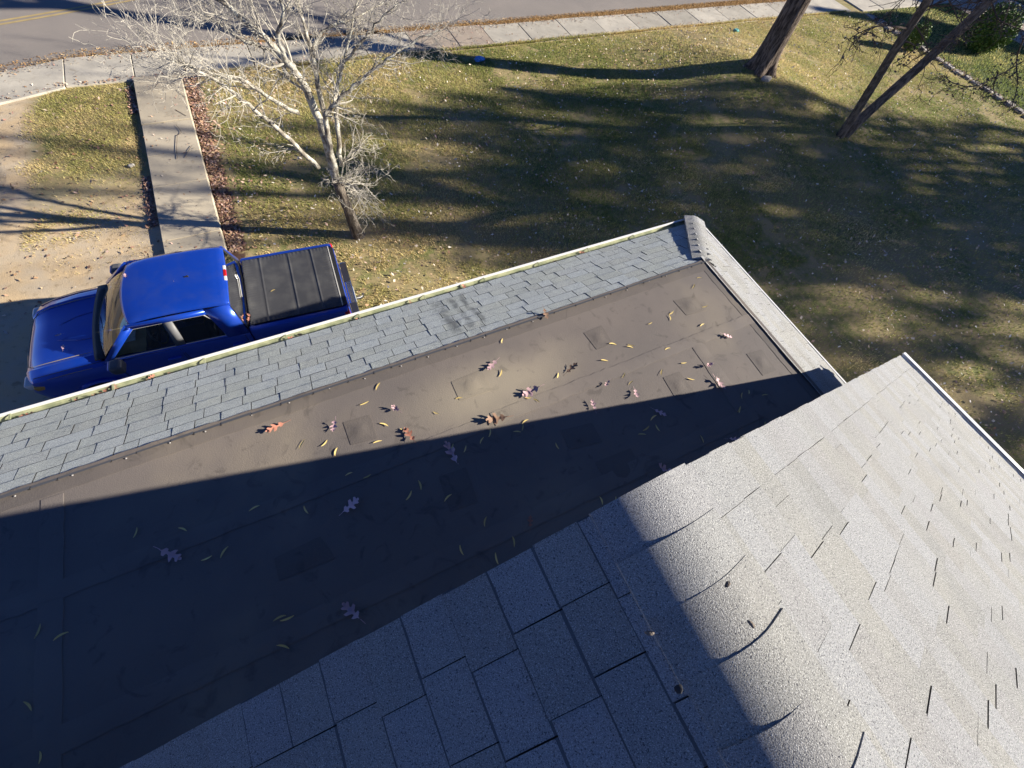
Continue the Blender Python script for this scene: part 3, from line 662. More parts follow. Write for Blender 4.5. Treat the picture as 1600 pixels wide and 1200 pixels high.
hood = tp('hood', loft([(4.0, hoodsec(1.19, .93, 1.19)), (4.12, hoodsec(1.185, .93, 1.185)), (4.5, hoodsec(1.165, .93, 1.17)), (4.9, hoodsec(1.115, .915, 1.12)), (5.12, hoodsec(1.06, .885, 1.07)), (5.23, hoodsec(.985, .84, .995)), (5.28, hoodsec(.90, .80, .91))]), M_BLUE, sharp=22)
for sg in (-1, 1):
    tp('hood_crease', MB().tube([(4.22, sg * .60, 1.213), (4.5, sg * .598, 1.194), (4.9, sg * .585, 1.144), (5.12, sg * .556, 1.089)], [.003, .0065, .0065, .003], 6), M_CREASE, parent=hood)
    tp('cut_line', MB().tube([(4.02, sg * .80, 1.176), (4.5, sg * .80, 1.1555), (4.9, sg * .785, 1.1055), (5.1, sg * .76, 1.056)], .0045, 5), M_PLAS, parent=hood)
tp('cut_line', MB().tube([(5.135 - .10 * (y / .78) ** 2, y, 1.052 + .004 - .012 * (y / .78) ** 2) for y in (-.76, -.5, -.25, 0, .25, .5, .76)], .0045, 5), M_PLAS, parent=hood)
tp('hood_crease', MB().tube([(5.10, -.556, 1.092), (5.19, -.50, 1.040), (5.225, -.25, 1.022), (5.23, 0, 1.018), (5.225, .25, 1.022), (5.19, .50, 1.040), (5.10, .556, 1.092)], .0055, 6), M_CREASE, parent=hood)
for sg in (-1, 1): tp('fender_crease', MB().tube([(4.25, sg * .872, 1.146), (4.55, sg * .868, 1.128), (4.9, sg * .852, 1.076)], [.003, .006, .003], 6), M_CREASE, parent=hood)
for sg in (-1, 1): tp('hood_crease', MB().tube([(4.10, sg * .30, 1.190), (4.45, sg * .26, 1.177), (4.75, sg * .16, 1.150)], [.002, .009, .002], 6), M_BLUE, parent=hood)
cowl = tp('cowl', MB().grid(lambda a, b: (3.99 + .17 * b + .06 * (1 - (2*a-1) ** 2), -.80 + 1.6 * a, 1.212 + .012 * math.sin(math.pi * b)), 12, 3), M_PLAS); solid(cowl, .02)
for y0_, y1_ in ((-.55, .15), (.05, .72)):
    tp('wiper', MB().tube([(4.14, y0_, 1.235), (4.02, (y0_ + y1_) / 2, 1.255), (3.99, y1_, 1.275)], .009, 5), M_PLAS, parent=cowl)
# roof shell over real openings
def hw(z): return .875 - (z - 1.2) / .56 * .21
RP = [(1.985, 1.752), (2.03, 1.785), (2.18, 1.808), (2.45, 1.820), (2.8, 1.822), (3.10, 1.810), (3.30, 1.785), (3.40, 1.755)]
def roofpt(a, b):
    yn = 2 * a - 1; i = min(int(b * 7), 6); t = b * 7 - i; x = RP[i][0] * (1-t) + RP[i+1][0] * t; z = RP[i][1] * (1-t) + RP[i+1][1] * t
    e = abs(yn) ** 12; zz = z - .012 * yn * yn - .040 * e
    xb = x + (.09 if b > .7 else 0) * (1 - yn * yn) * ((b - .7) / .3 if b > .7 else 0) - (.03 * (1 - yn * yn) * (1 - b / .15) if b < .15 else 0)
    return (xb, yn * (.672 - .02 * b), zz)
roof = tp('cab_roof', MB().grid(roofpt, 20, 21), M_BLUE, sharp=60); solid(roof, .03)
def SP(x, t, sg, off=0): return (x, sg * (.875 - .205 * t + off), 1.2 + .545 * t)
def base_front(y): return 4.13 + .07 * (1 - (y / .82) ** 2)
def wsp(a, b):
    yn = 2 * a - 1; yb = yn * .805; yt = yn * .635; xb = 4.08 + .09 * (1 - yn * yn); xt = 3.40 + .09 * (1 - yn * yn)
    return (xb + (xt - xb) * b + .02 * math.sin(math.pi * b), yb + (yt - yb) * b, 1.215 + (1.752 - 1.215) * b - .02 * yn * yn)
ws = tp('windshield', MB().grid(wsp, 12, 6), M_GLASS, sharp=80)
def rwp(a, b):
    yn = 2 * a - 1; yb = yn * .80; yt = yn * .64; return (1.925 - .03 * (1-yn*yn) + .065 * b, yb + (yt - yb) * b, 1.225 + .52 * b)
rw = tp('rear_window', MB().grid(rwp, 8, 3), M_TINT, sharp=80)
tp('window_frame', MB().tube([rwp(0, 0), rwp(.25, 0), rwp(.5, 0), rwp(.75, 0), rwp(1, 0), rwp(1, 1), rwp(.75, 1), rwp(.5, 1), rwp(.25, 1), rwp(0, 1), rwp(0, 0)], .018, 5), M_PLAS, parent=rw)
tp('window_bar', MB().tube([Vector(rwp(.30, .35)) + Vector((-.01, 0, .01)), Vector(rwp(.34, .25)) + Vector((-.012, 0, .01)), Vector(rwp(.62, .22)) + Vector((-.012, 0, .01))], .007, 5), M_TRIM, parent=rw)
tp('window_frame', MB().tube([wsp(0, 0), wsp(.25, 0), wsp(.5, 0), wsp(.75, 0), wsp(1, 0)], .02, 5), M_PLAS, parent=ws)
for sg in (-1, 1):
    # pillars as solid strips between the openings
    st_ = MB()
    def quad(p): 
        V = [SP(x, t, sg) for x, t in p]; st_.add(V, [(0, 1, 2, 3) if sg < 0 else (3, 2, 1, 0)])
    quad([(1.91, 0), (2.24, 0), (2.36, 1.0), (1.985, 1.0)])
    quad([(2.24, 0), (4.05, 0), (4.0, .075), (2.25, .075)])
    quad([(2.34, .86), (3.52, .86), (3.42, 1.0), (2.36, 1.0)])
    quad([(3.90, .075), (4.07, .0), (3.46, 1.0), (3.38, .86)])
    solid(tp('cab_side', st_, M_BLUE, False), .045, 0)
    bp = MB().add([SP(2.87, .05, sg, .004), SP(3.01, .05, sg, .004), SP(2.98, .88, sg, .004), SP(2.85, .88, sg, .004)], [(0, 1, 2, 3) if sg < 0 else (3, 2, 1, 0)]); solid(tp('centre_pillar', bp, M_PILLAR, False), .03, 0)
    for nm, poly, gm in (('front_side_window', [(3.00, .075), (3.90, .075), (3.64, .50), (3.39, .86), (2.97, .86)], M_GLASS), ('rear_side_window', [(2.25, .075), (2.88, .075), (2.86, .86), (2.40, .86), (2.29, .60)], M_TINT)):
        g_ = tp(nm, MB().add([SP(x, t, sg, -.008) for x, t in poly], [tuple(range(len(poly))) if sg < 0 else tuple(reversed(range(len(poly))))]), gm, False, None)
        tp('window_trim', MB().tube([SP(x, t, sg, .008) for x, t in poly + poly[:1]], .0115, 5), M_TRIM, parent=g_)
    tp('roof_channel', MB().tube([roofpt(.5 + sg * .45, .04 + .92 * i / 8) for i in range(9)], .007, 5), M_BLUE, parent=roof)
    # mirror
    mi = tp('mirror', MB().box((3.74, sg * .94, 1.18), (3.92, sg * 1.16, 1.36)), M_GREY, True, 30, bev=.05, seg=3)
    tp('mirror_arm', MB().tube([(3.84, sg * .86, 1.20), (3.83, sg * .98, 1.22)], .03, 6), M_PLAS, parent=mi); tp('mirror_cap', MB().box((3.885, sg * .96, 1.20), (3.935, sg * 1.14, 1.34)), M_BLUE, parent=mi, bev=.02)
    # doors: gap lines and handles
    for x0_, x1_ in ((1.99, 2.96), (2.99, 3.93)):
        d_ = tp('door', MB().tube([(x0_, sg * .897, 1.18), (x0_, sg * .932, 1.0), (x0_, sg * .936, .80), (x0_ + .03, sg * .905, .52), (x1_ - .03, sg * .905, .52), (x1_, sg * .936, .80), (x1_, sg * .932, 1.0), (x1_, sg * .897, 1.18)], .006, 5), M_PLAS)
        tp('handle', MB().box((x0_ + .06, sg * .915, 1.00), (x0_ + .26, sg * .965, 1.045)), M_BLUE, parent=d_, bev=.012)
    # wheels
    for xw in (1.12, 4.34):
        wh = tp('wheel', MB().tube([(xw, sg * .66, .385), (xw, sg * .90, .385)], .27, 20), M_ALLOY, sharp=40)
        tp('tyre', MB().tube([(xw, sg * .645, .385), (xw, sg * .66, .385), (xw, sg * .90, .385), (xw, sg * .92, .385)], [.30, .385, .385, .32], 28), M_TYRE, parent=wh, sharp=50)
        tp('rim', MB().tube([(xw, sg * .915, .385), (xw, sg * .925, .385)], [.24, .20], 6), M_ALLOY, parent=wh)
        arc = [(xw + .47 * math.cos(a), sg * .945, .40 + .47 * math.sin(a)) for a in [math.pi * i / 12 for i in range(13)]]
        tp('wheel_arch', MB().tube(arc, .035, 6), M_BLUE); tp('wheel_well', MB().tube([(xw, sg * .60, .42), (xw, sg * .938, .42)], .44, 20), M_PLAS)
    tl_ = tp('tail_light', MB().box((.195, sg * .775, .82), (.29, sg * .93, 1.20)), M_RED, bev=.025); tp('reverse_lens', MB().box((.186, sg * .79, .93), (.20, sg * .89, 1.0)), M_CLEAR, parent=tl_)
    hl = tp('headlight', MB().box((5.02, sg * .60, .84), (5.285, sg * .83, .99)), M_CLEAR, bev=.04, seg=3); tp('indicator', MB().box((4.98, sg * .80, .87), (5.16, sg * .885, .965)), M_AMB, parent=hl, bev=.02)
# tailgate, bumper, hitch
tg = tp('tailgate', MB().box((.185, -.76, .62), (.245, .76, 1.235)), M_BLUE, bev=.025, seg=3); tp('handle', MB().box((.175, -.13, 1.02), (.20, .13, 1.12)), M_PLAS, parent=tg, bev=.01)
tp('tailgate_cap', MB().box((.195, -.75, 1.236), (.285, .75, 1.252)), M_PLAS, parent=tg, bev=.006)
bmp = tp('rear_bumper', MB().box((.04, -.86, .50), (.18, .86, .70)), M_CHROME, bev=.03, seg=3)
[tp('step_pad', MB().box((.05, min(q, q + .5), .70), (.175, max(q, q + .5), .712)), M_PLAS, parent=bmp) for q in (-.80, .30)]; tp('plate', MB().box((.034, -.15, .53), (.041, .15, .68)), M_CLEAR, parent=bmp)
tp('tow_hitch', MB().tube([(.1, 0, .46), (-.06, 0, .46), (-.12, 0, .50)], .03, 8).tube([(-.12, 0, .49), (-.12, 0, .56)], [.02, .028], 8), M_CHROME)
fb = tp('front_bumper', MB().grid(lambda a, b: (5.30 - .22 * abs(2*a-1) ** 3 + .03 * math.sin(math.pi * b), -.90 + 1.8 * a, .38 + .30 * b), 14, 4), M_BLUE, sharp=60); solid(fb, .06)
gr = tp('grille', MB().box((5.20, -.55, .70), (5.295, .55, .93)), M_PLAS, bev=.02)
for k in range(3): tp('grille_bar', MB().box((5.28, -.54, .735 + k * .07), (5.303, .54, .765 + k * .07)), M_GREY, parent=gr)
# brake light and antenna on the roof
bl = tp('brake_light', MB().box((1.945, -.075, 1.768), (1.99, .075, 1.806)), M_RED, bev=.008)
for sg in (-1, 1): tp('cargo_lamp', MB().box((1.945, sg * .077, 1.768), (1.99, sg * .17, 1.804)), M_CLEAR, parent=bl, bev=.008)
an = tp('antenna', MB().add([(2.48, -.03, 1.82), (2.48, .03, 1.82), (2.62, .022, 1.82), (2.62, -.022, 1.82), (2.49, 0, 1.885), (2.53, 0, 1.865)], [(0, 1, 4), (1, 2, 5, 4), (3, 0, 4, 5), (2, 3, 5)]), M_PLAS)
# tonneau: stretched vinyl over four bows
def tono(a, b):
    x = .30 + 1.55 * a; y = -.775 + 1.55 * b; ed = min(b, 1 - b); eb = min(a, 1 - a)
    z = 1.262 + .016 * min(1, ed / .06) ** .5 * min(1, eb / .03) ** .5
    for q in (.20, .47, .80): z += .009 * math.exp(-((a - q) / .008) ** 2) - .004 * math.exp(-((a - q - .03) / .02) ** 2)
    z += .0045 * math.sin(a * 150 + 3 * math.sin(a * 11)) * math.exp(-ed / .035) + .0045 * math.sin(b * 170 + 2 * math.sin(b * 13)) * math.exp(-eb / .045)
    z += .003 * math.sin(a * 9 + b * 4) * math.sin(b * 7)
    return (x, y, z)
ton = tp('tonneau_cover', MB().grid(tono, 150, 120), M_VINYL, sharp=80)
rim_ = [(.30, -.775), (.30, .775), (1.85, .775), (1.85, -.775), (.30, -.775)]
tp('cover_rail', MB().tube([(x, y, 1.255) for x, y in rim_], .014, 5), M_PLAS, parent=ton)
tp('rear_rail', MB().tube([(.285, -.77, 1.262), (.285, .77, 1.262)], .012, 6), M_TRIM, parent=ton)
# cabin
tp('dashboard', MB().box((3.45, -.78, .80), (3.98, .78, 1.13)), M_CABIN, bev=.04)
tp('dash_cover', MB().grid(lambda a, b: (3.50 + .55 * b, -.76 + 1.52 * a, 1.140 + .035 * math.sin(math.pi * b) + .008 * math.sin(a * 40)), 30, 5), M_DASH, sharp=60)
for y_ in (-.38, .38):
    s_ = tp('seat', MB().box((2.62, y_ - .26, .62), (3.18, y_ + .26, .84)), M_SEAT, bev=.05, seg=3); tp('seat_back', MB().box((-.07, -.25, 0), (.07, .25, .66), M=Matrix.Translation((2.62, y_, .78)) @ Matrix.Rotation(-.28, 4, 'Y')), M_SEAT, parent=s_, bev=.05, seg=3)
    tp('headrest', MB().box((2.34, y_ - .12, 1.42), (2.44, y_ + .12, 1.60)), M_SEAT, parent=s_, bev=.04)
s_ = tp('rear_seat', MB().box((2.05, -.68, .62), (2.42, .68, .82)), M_SEAT, bev=.04); tp('seat_back', MB().box((1.99, -.68, .8), (2.10, .68, 1.35)), M_SEAT, parent=s_, bev=.04)
ring = [Vector((3.36 + .06 * math.sin(a), .38 + .19 * math.cos(a), 1.08 + .18 * math.sin(a))) for a in [2 * math.pi * i / 20 for i in range(21)]]
sw = tp('steering_wheel', MB().tube(ring, .016, 6), M_GREY); tp('spoke', MB().tube([ring[0], ring[10]], .014, 5).tube([(3.36, .38, 1.08), (3.6, .38, 1.0)], .03, 6), M_CABIN, parent=sw)
tp('papers', MB().box((3.62, .30, 1.185), (3.84, .56, 1.20), M=Matrix.Rotation(.02, 4, 'X')), M_PAPER, bev=.004)
tp('rear_mirror', MB().box((3.44, -.12, 1.60), (3.47, .12, 1.67)), M_CABIN, bev=.01)
# leaves on the truck
TM = Matrix.Translation(tl) @ Matrix.Rotation(TA + math.pi, 4, 'Z') @ Matrix.Scale(TS, 4)
for i, (x, y, z, m, lab) in enumerate([(2.45, -.34, 1.815, 'p', 'roof'), (2.9, -.42, 1.815, 'p', 'roof'), (2.66, .03, 1.822, 'p', 'roof'), (2.70, .10, 1.822, 'p', 'roof'), (2.82, .22, 1.82, 'p', 'roof'), (3.4, -.3, 1.79, 'p', 'roof'), (1.4, .12, 1.286, 'y', 'cover'), (1.86, .56, 1.26, 'r', 'gap'), (1.87, .66, 1.26, 'r', 'gap'), (4.62, .38, 1.20, 'p', 'hood'), (4.7, .1, 1.19, 'p', 'hood')]):
    o = link('fallen_leaf', SLV[i % 4] if m == 'y' else OAKS[m][i % 3]); o.matrix_basis = TM @ Matrix.Translation((x, y, z + .008)) @ Matrix.Rotation(rng.uniform(0, 6), 4, 'Z') @ Matrix.Scale(.10 if m != 'y' else .09, 4)
    tag(o, {'roof': 'small pinkish leaf on the blue truck roof', 'cover': 'yellow leaf on the black truck bed cover', 'gap': 'reddish leaf wedged between truck cab and bed cover', 'hood': 'pale leaf on the blue truck hood'}[lab], 'leaf', 'leaves on the truck ' + lab)

# ------------------------------------------------------------------ trees
def rdir(r, d, spread):
    d = d.normalized(); a = d.orthogonal().normalized(); b = d.cross(a); t = r.uniform(0, 2 * math.pi); s_ = math.tan(spread)
    return (d + (a * math.cos(t) + b * math.sin(t)) * s_).normalized()
def grow(mb, p, d, L, r0, lev, maxlev, r, sides, kids, wob=.25, up=.12, shrink=.55, rmin=.003):
    n = max(2, min(7, int(L / .12))) if lev else max(4, int(L / .35)); P = [p.copy()]; R = [r0]; dd = d.normalized()
    for i in range(n):
        dd = (dd + Vector((r.gauss(0, wob), r.gauss(0, wob), r.gauss(0, wob))) * (.5 if lev == 0 else 1) * .45 + Vector((0, 0, up)) * .4).normalized()
        P.append(P[-1] + dd * (L / n)); R.append(max(rmin, r0 * (1 - .72 * (i + 1) / n)))
    mb.tube(P, R, max(3, sides - lev), cap=False)
    if lev >= maxlev: return
    k = kids[lev]
    for j in range(k):
        t = r.uniform(.22, 1.0) if j else 1.0; i = min(n, int(t * n)); q = P[i]
        tang = (P[min(i + 1, n)] - P[max(i - 1, 0)]).normalized()
        grow(mb, q, rdir(r, tang, r.uniform(.45, .95)), L * shrink * r.uniform(.6, 1.15), max(rmin, R[i] * .62), lev + 1, maxlev, r, sides, kids, wob, up, shrink, rmin)
def spline(P, n=6):
    P = [Vector(p) for p in P]; out = []
    for i in range(len(P) - 1):
        a, b, c_, d_ = P[max(i-1, 0)], P[i], P[i+1], P[min(i+2, len(P)-1)]
        for k in range(n):
            t = k / n; out.append(.5 * ((2*b) + (c_-a)*t + (2*a-5*b+4*c_-d_)*t*t + (-a+3*b-3*c_+d_)*t**3))
    return out + [P[-1]]

# pale bare tree beside the truck
rt = random.Random(21)
tb = Vector((.87, 8.01, 0))
tree = empty('bare_tree', tb, 'small bare tree with pale lichen covered branches on the lawn behind the truck', 'tree')
def Tp(u, v, dy): return atY(u, v, 8.0 + dy)
fork = Tp(527, 285, .0)
tr_pts = spline([tb + Vector((.02, 0, -.1)), tb + Vector((.0, 0, .12)), Tp(543, 325, 0), fork], 5)
trunk = link('trunk', MB().tube(tr_pts, [.135 - .045 * i / len(tr_pts) + .11 * math.exp(-i / 2.2) for i in range(len(tr_pts))], 14, rough=.06).mesh('trunk', M_BARKB, True), tree)
LIMBS = [([fork, Tp(505, 205, .05), Tp(478, 140, .1), Tp(448, 95, .15), Tp(410, 55, .2), Tp(360, 15, .3), atY(300, -30, 8.4)], .085),
         ([Tp(515, 230, .0), Tp(500, 150, .25), Tp(487, 80, .5), Tp(470, 20, .7), atY(455, -40, 8.9)], .055),
         ([Tp(524, 275, .0), Tp(512, 215, -.1), Tp(508, 180, -.2), Tp(520, 168, -.2), Tp(545, 140, -.25), Tp(590, 105, -.25), Tp(630, 75, -.2), Tp(690, 45, -.1)], .05),
         ([Tp(533, 262, .05), Tp(528, 200, .3), Tp(525, 150, .5), Tp(535, 105, .7), Tp(545, 60, .8), atY(560, -5, 9.0)], .048),
         ([Tp(497, 262, .0), Tp(452, 218, -.25), Tp(408, 180, -.5), Tp(360, 140, -.75), Tp(315, 112, -.95), Tp(262, 92, -1.1)], .045),
         ([Tp(466, 178, .0), Tp(425, 155, -.25), Tp(380, 125, -.5), Tp(345, 118, -.6), Tp(290, 100, -.8)], .036),
         ([Tp(448, 100, .15), Tp(435, 60, .0), Tp(442, 20, -.1), atY(430, -30, 7.9)], .04),
         ([Tp(452, 118, .1), Tp(420, 78, .4), Tp(375, 62, .6), Tp(340, 35, .8), Tp(300, 15, 1.0)], .035),
         ([Tp(487, 80, .5), Tp(510, 45, .7), Tp(550, 30, .9), Tp(600, 5, 1.2)], .03),
         ([Tp(530, 110, .65), Tp(560, 70, .5), Tp(585, 40, .4), Tp(620, 5, .3)], .028)]
allt = MB()
for P, r0 in LIMBS:
    S = spline(P, 5); S = [p + Vector((rt.gauss(0, .012), rt.gauss(0, .012), rt.gauss(0, .012))) for p in S]; n = len(S)
    R = [max(.010, r0 * (1 - .78 * i / (n - 1))) for i in range(n)]
    link('limb', MB().tube(S, R, 9, rough=.06).mesh('limb', M_BARKP, True), tree)
    for i in range(int(n * .30), n):
        tang = (S[min(i+1, n-1)] - S[i-1]).normalized()
        for _ in range(1 if i < n * .7 else 2):
            grow(allt, S[i], rdir(rt, tang, rt.uniform(.4, 1.0)), rt.uniform(.3, .85), max(.005, R[i] * .38), 1, 4, rt, 6, [0, 4, 3, 3], .55, .16, .55, .0019)
# epicormic sprays low on the trunk
for (u, v, dy, du, dv) in ((527, 290, 0, 60, -20), (527, 285, 0, 60, 10), (525, 280, .05, -20, 10), (524, 262, 0, -25, 2), (535, 300, .0, 25, 30), (530, 258, .1, 50, -35), (470, 235, -.1, -60, -10), (520, 285, -.1, 20, -10), (527, 290, 0, 40, 5), (532, 275, .1, 75, -28), (534, 280, .0, 85, -10), (530, 285, -.1, 70, 25), (532, 280, .15, 95, -35), (535, 290, .1, 60, 30)):
    a = Tp(u, v, dy); b = Tp(u + du, v + dv, dy + rt.uniform(-.3, .3)); 
    for _ in range(1 if du > 55 else 2): grow(allt, a, (b - a).normalized() + Vector((rt.gauss(0, .25), rt.gauss(0, .25), rt.gauss(0, .2))), (b - a).length * rt.uniform(.8, 1.25), .014, 1, 4, rt, 6, [0, 6, 4, 3], .6, .05, .5, .0024)
tag(link('twigs', allt.mesh('twigs', M_TWIG), tree), kind='stuff')

# big oak
ro = random.Random(5)
oak = empty('oak_tree', BT, 'large oak with thick furrowed trunk on the sunlit lawn by the sidewalk', 'tree')
top = BT + Vector((-.15, .25, 8.4))
S = spline([BT + Vector((0, 0, -.3)), BT + Vector((-.03, -.02, .5)), BT + Vector((-.25, -.15, 2.2)), BT + Vector((-.35, -.05, 5.0)), top], 8); n = len(S)
mb = MB(); NS = 26; V = []
for i, p in enumerate(S):
    z = max(0, p.z - BT.z); rr = .36 - .014 * z + .16 * math.exp(-z / .35)
    for k in range(NS):
        a = 2 * math.pi * k / NS; fl_ = 1 + .30 * math.exp(-z / .3) * math.sin(a * 5 + 1.0) + .05 * math.sin(a * 9 + z * .8) + ro.uniform(-.025, .025)
        V.append(p + Vector((math.cos(a), math.sin(a), 0)) * rr * fl_)
mb.add(V, [(i*NS+k, i*NS+(k+1) % NS, (i+1)*NS+(k+1) % NS, (i+1)*NS+k) for i in range(n-1) for k in range(NS)])
link('trunk', mb.mesh('trunk', M_BARK, True), oak)
crown = MB()
for d, L, r0, z in ((Vector((-.5, -.5, .9)), 5.5, .20, 8.3), (Vector((.3, .6, .9)), 5.5, .20, 8.3), (Vector((.5, -.3, .8)), 4.8, .16, 7.9), (Vector((-.8, .5, .5)), 4.2, .13, 7.0), (Vector((-.1, -.9, .45)), 4.0, .12, 6.3), (Vector((.8, .5, .5)), 4.0, .12, 6.0), (Vector((-.2, .8, .35)), 3.6, .10, 5.4)):
    i = min(n-1, max(0, int((z + .3) / 8.7 * (n-1)))); lm = MB()
    grow(lm, S[i], d, L, r0, 0, 4, ro, 8, [7, 5, 4, 3], .35, .10, .52, .006)
    link('limb', lm.mesh('limb', M_BARK2, True), oak)

# forked tree at the right
rf = random.Random(9)
ftb = Vector((17.7, 7.28, hz(17.7, 7.28)))
ftree = empty('forked_tree', ftb, 'slim forked tree with two dark leaning stems on the shaded lawn', 'tree')
for pts, r0 in (([ftb + Vector((-.14, 0, -.2)), atY(1338, 175, 7.25), atY(1400, 75, 7.2), atY(1450, 0, 7.2), atY(1500, -75, 7.1), atY(1545, -150, 7.0)], .125), ([ftb + Vector((.12, 0, -.2)), atY(1352, 180, 7.3), atY(1450, 92, 7.25), atY(1548, 0, 7.2), atY(1640, -80, 7.2), atY(1740, -160, 7.1)], .145)):
    S2 = spline(pts, 6); m = len(S2); stem = link('stem', MB().tube(S2, [r0 * (1.12 - .5 * i / m) for i in range(m)], 12, rough=.05).mesh('stem', M_BARK2, True), ftree)
    tw = MB()
    for i in range(int(m * .5), m, 1):
        for _ in range(1):
            d = Vector((rf.uniform(-.3, 1), rf.uniform(-1, .8), rf.uniform(-.35, .5)))
            grow(tw, S2[i], d, rf.uniform(.8, 2.0), .02, 1, 3, rf, 6, [0, 5, 4], .45, -.06, .5, .006)
    tag(link('twigs', tw.mesh('twigs', M_TWIGD), ftree), kind='stuff')
# tall bare tree outside the frame: its high branches shade the walkway and sandy ground
ra = random.Random(14); bx, by = (-.917 * -27 + .399 * 9.3, .399 * -27 + .917 * 9.3)
bare = empty('tall_bare_tree', (bx, by, 0), 'tall bare deciduous tree beyond the right edge of the lawn', 'tree')
link('trunk', MB().tube([(bx, by, -.1), (bx + .1, by, 4), (bx, by + .1, 9), (bx - .1, by, 11.5)], [.24, .18, .13, .09], 10).mesh('trunk', M_BARK2, True), bare)
for d, L, z in ((Vector((-.3, -.6, .8)), 4.2, 9.6), (Vector((.3, .7, .8)), 4.0, 10.4), (Vector((0, -.3, 1)), 4.2, 11.3), (Vector((.1, .5, 1)), 4.0, 11.4), (Vector((.4, -.8, .5)), 3.6, 8.6)):
    lm = MB(); grow(lm, Vector((bx, by, z)), d, L, .17, 0, 3, ra, 7, [6, 4, 3], .4, .08, .5, .008); link('limb', lm.mesh('limb', M_BARK2, True), bare)
# drooping boughs with old seed clusters
tw = MB(); lf = MB()
for (P) in ([(1600, 95, 6.6), (1560, 118, 6.5), (1522, 135, 6.4), (1490, 130, 6.4), (1475, 118, 6.4)], [(1600, 60, 6.0), (1588, 95, 5.9), (1590, 130, 5.9), (1582, 165, 5.9)], [(1550, 5, 7.2), (1560, 30, 7.0), (1580, 40, 6.9), (1600, 48, 6.8)], [(1420, 45, 7.2), (1380, 40, 7.0), (1350, 48, 6.9), (1325, 62, 6.9)], [(1560, 112, 6.5), (1552, 135, 6.4), (1556, 150, 6.4)], [(1530, 30, 7.2), (1500, 55, 7.0), (1470, 75, 6.9)], [(1410, 62, 7.2), (1430, 75, 7.0), (1395, 100, 6.9)]):
    S3 = spline([atY(*p) for p in P], 4); tw.tube(S3, [.022 * (1 - .6 * i / len(S3)) for i in range(len(S3))], 5, cap=False)
    for i in range(2, len(S3)):
        grow(tw, S3[i], Vector((rf.uniform(-1, 1), rf.uniform(-1, 1), rf.uniform(-.9, .2))), rf.uniform(.25, .6), .008, 2, 4, rf, 6, [0, 0, 4, 3], .5, -.15, .55, .005)
        for _ in range(5):
            c = S3[i] + Vector((rf.gauss(0, .16), rf.gauss(0, .16), rf.gauss(-.08, .14))); a = Vector((rf.gauss(0, 1), rf.gauss(0, 1), rf.gauss(0, 1))).normalized() * .05; b = a.orthogonal().normalized() * .03
            lf.add([c - a, c + b, c + a, c - b], [(0, 1, 2, 3)])
tag(link('twigs', tw.mesh('twigs', M_TWIGD), ftree), kind='stuff'); tag(link('dead_leaves', lf.mesh('dead_leaves', M_BARK2), ftree), kind='stuff')

# shrubs
def card_cloud(n, centre, rad, size, seed, shell=.55, clump=0):
    g = np.random.default_rng(seed); d = g.normal(size=(n, 3)); d /= np.linalg.norm(d, axis=1)[:, None]; rr = shell + (1 - shell) * g.random(n) ** .6
    if clump:
        cc = g.normal(size=(clump, 3)); cc /= np.linalg.norm(cc, axis=1)[:, None]; cc *= (.35 + .65 * g.random(clump) ** .5)[:, None]
        pos = cc[g.integers(0, clump, n)] + g.normal(size=(n, 3)) * .16
    else: pos = d * rr[:, None] * (1 + .12 * np.sin(d[:, :1] * 7 + d[:, 1:2] * 5))
    pos = pos * np.array(rad) + np.array(centre)
    a = g.normal(size=(n, 3)); a /= np.linalg.norm(a, axis=1)[:, None]; b = np.cross(a, g.normal(size=(n, 3))); b /= np.linalg.norm(b, axis=1)[:, None]
    s = size * g.uniform(.6, 1.3, n)[:, None]; V = np.stack([pos - a * s, pos + b * s * .55, pos + a * s, pos - b * s * .55], 1).reshape(-1, 3)
    return V, np.arange(4 * n).reshape(-1, 4)
def shrub(name, c, rad, n, size, label, seed):
    e = empty(name, (c[0], c[1], 0), label, 'shrub'); V, F_ = card_cloud(n, (c[0], c[1], rad[2] * .95), rad, size, seed, .6)
    V[:, 2] = np.maximum(V[:, 2], .02)
    link('foliage', np_mesh('foliage', V, F_, M_SHRUB), e); st = MB(); r = random.Random(seed)
    for _ in range(7): grow(st, Vector((c[0], c[1], -.02)), Vector((r.gauss(0, .5), r.gauss(0, .5), 1)), rad[2] * 1.2, .02, 1, 2, r, 6, [0, 4], .3, .1, .6, .005)
    link('stem', st.mesh('stem', M_TWIGD), e)
shrub('round_shrub', (32.4, 11.0), (.95, .95, .85), 9000, .055, 'large round evergreen shrub on the shaded lawn beyond the stone border', 3)
shrub('small_shrub', (27.7, 11.75), (.42, .42, .52), 3500, .04, 'small dark evergreen shrub on the sunlit lawn beside the stone border', 4)
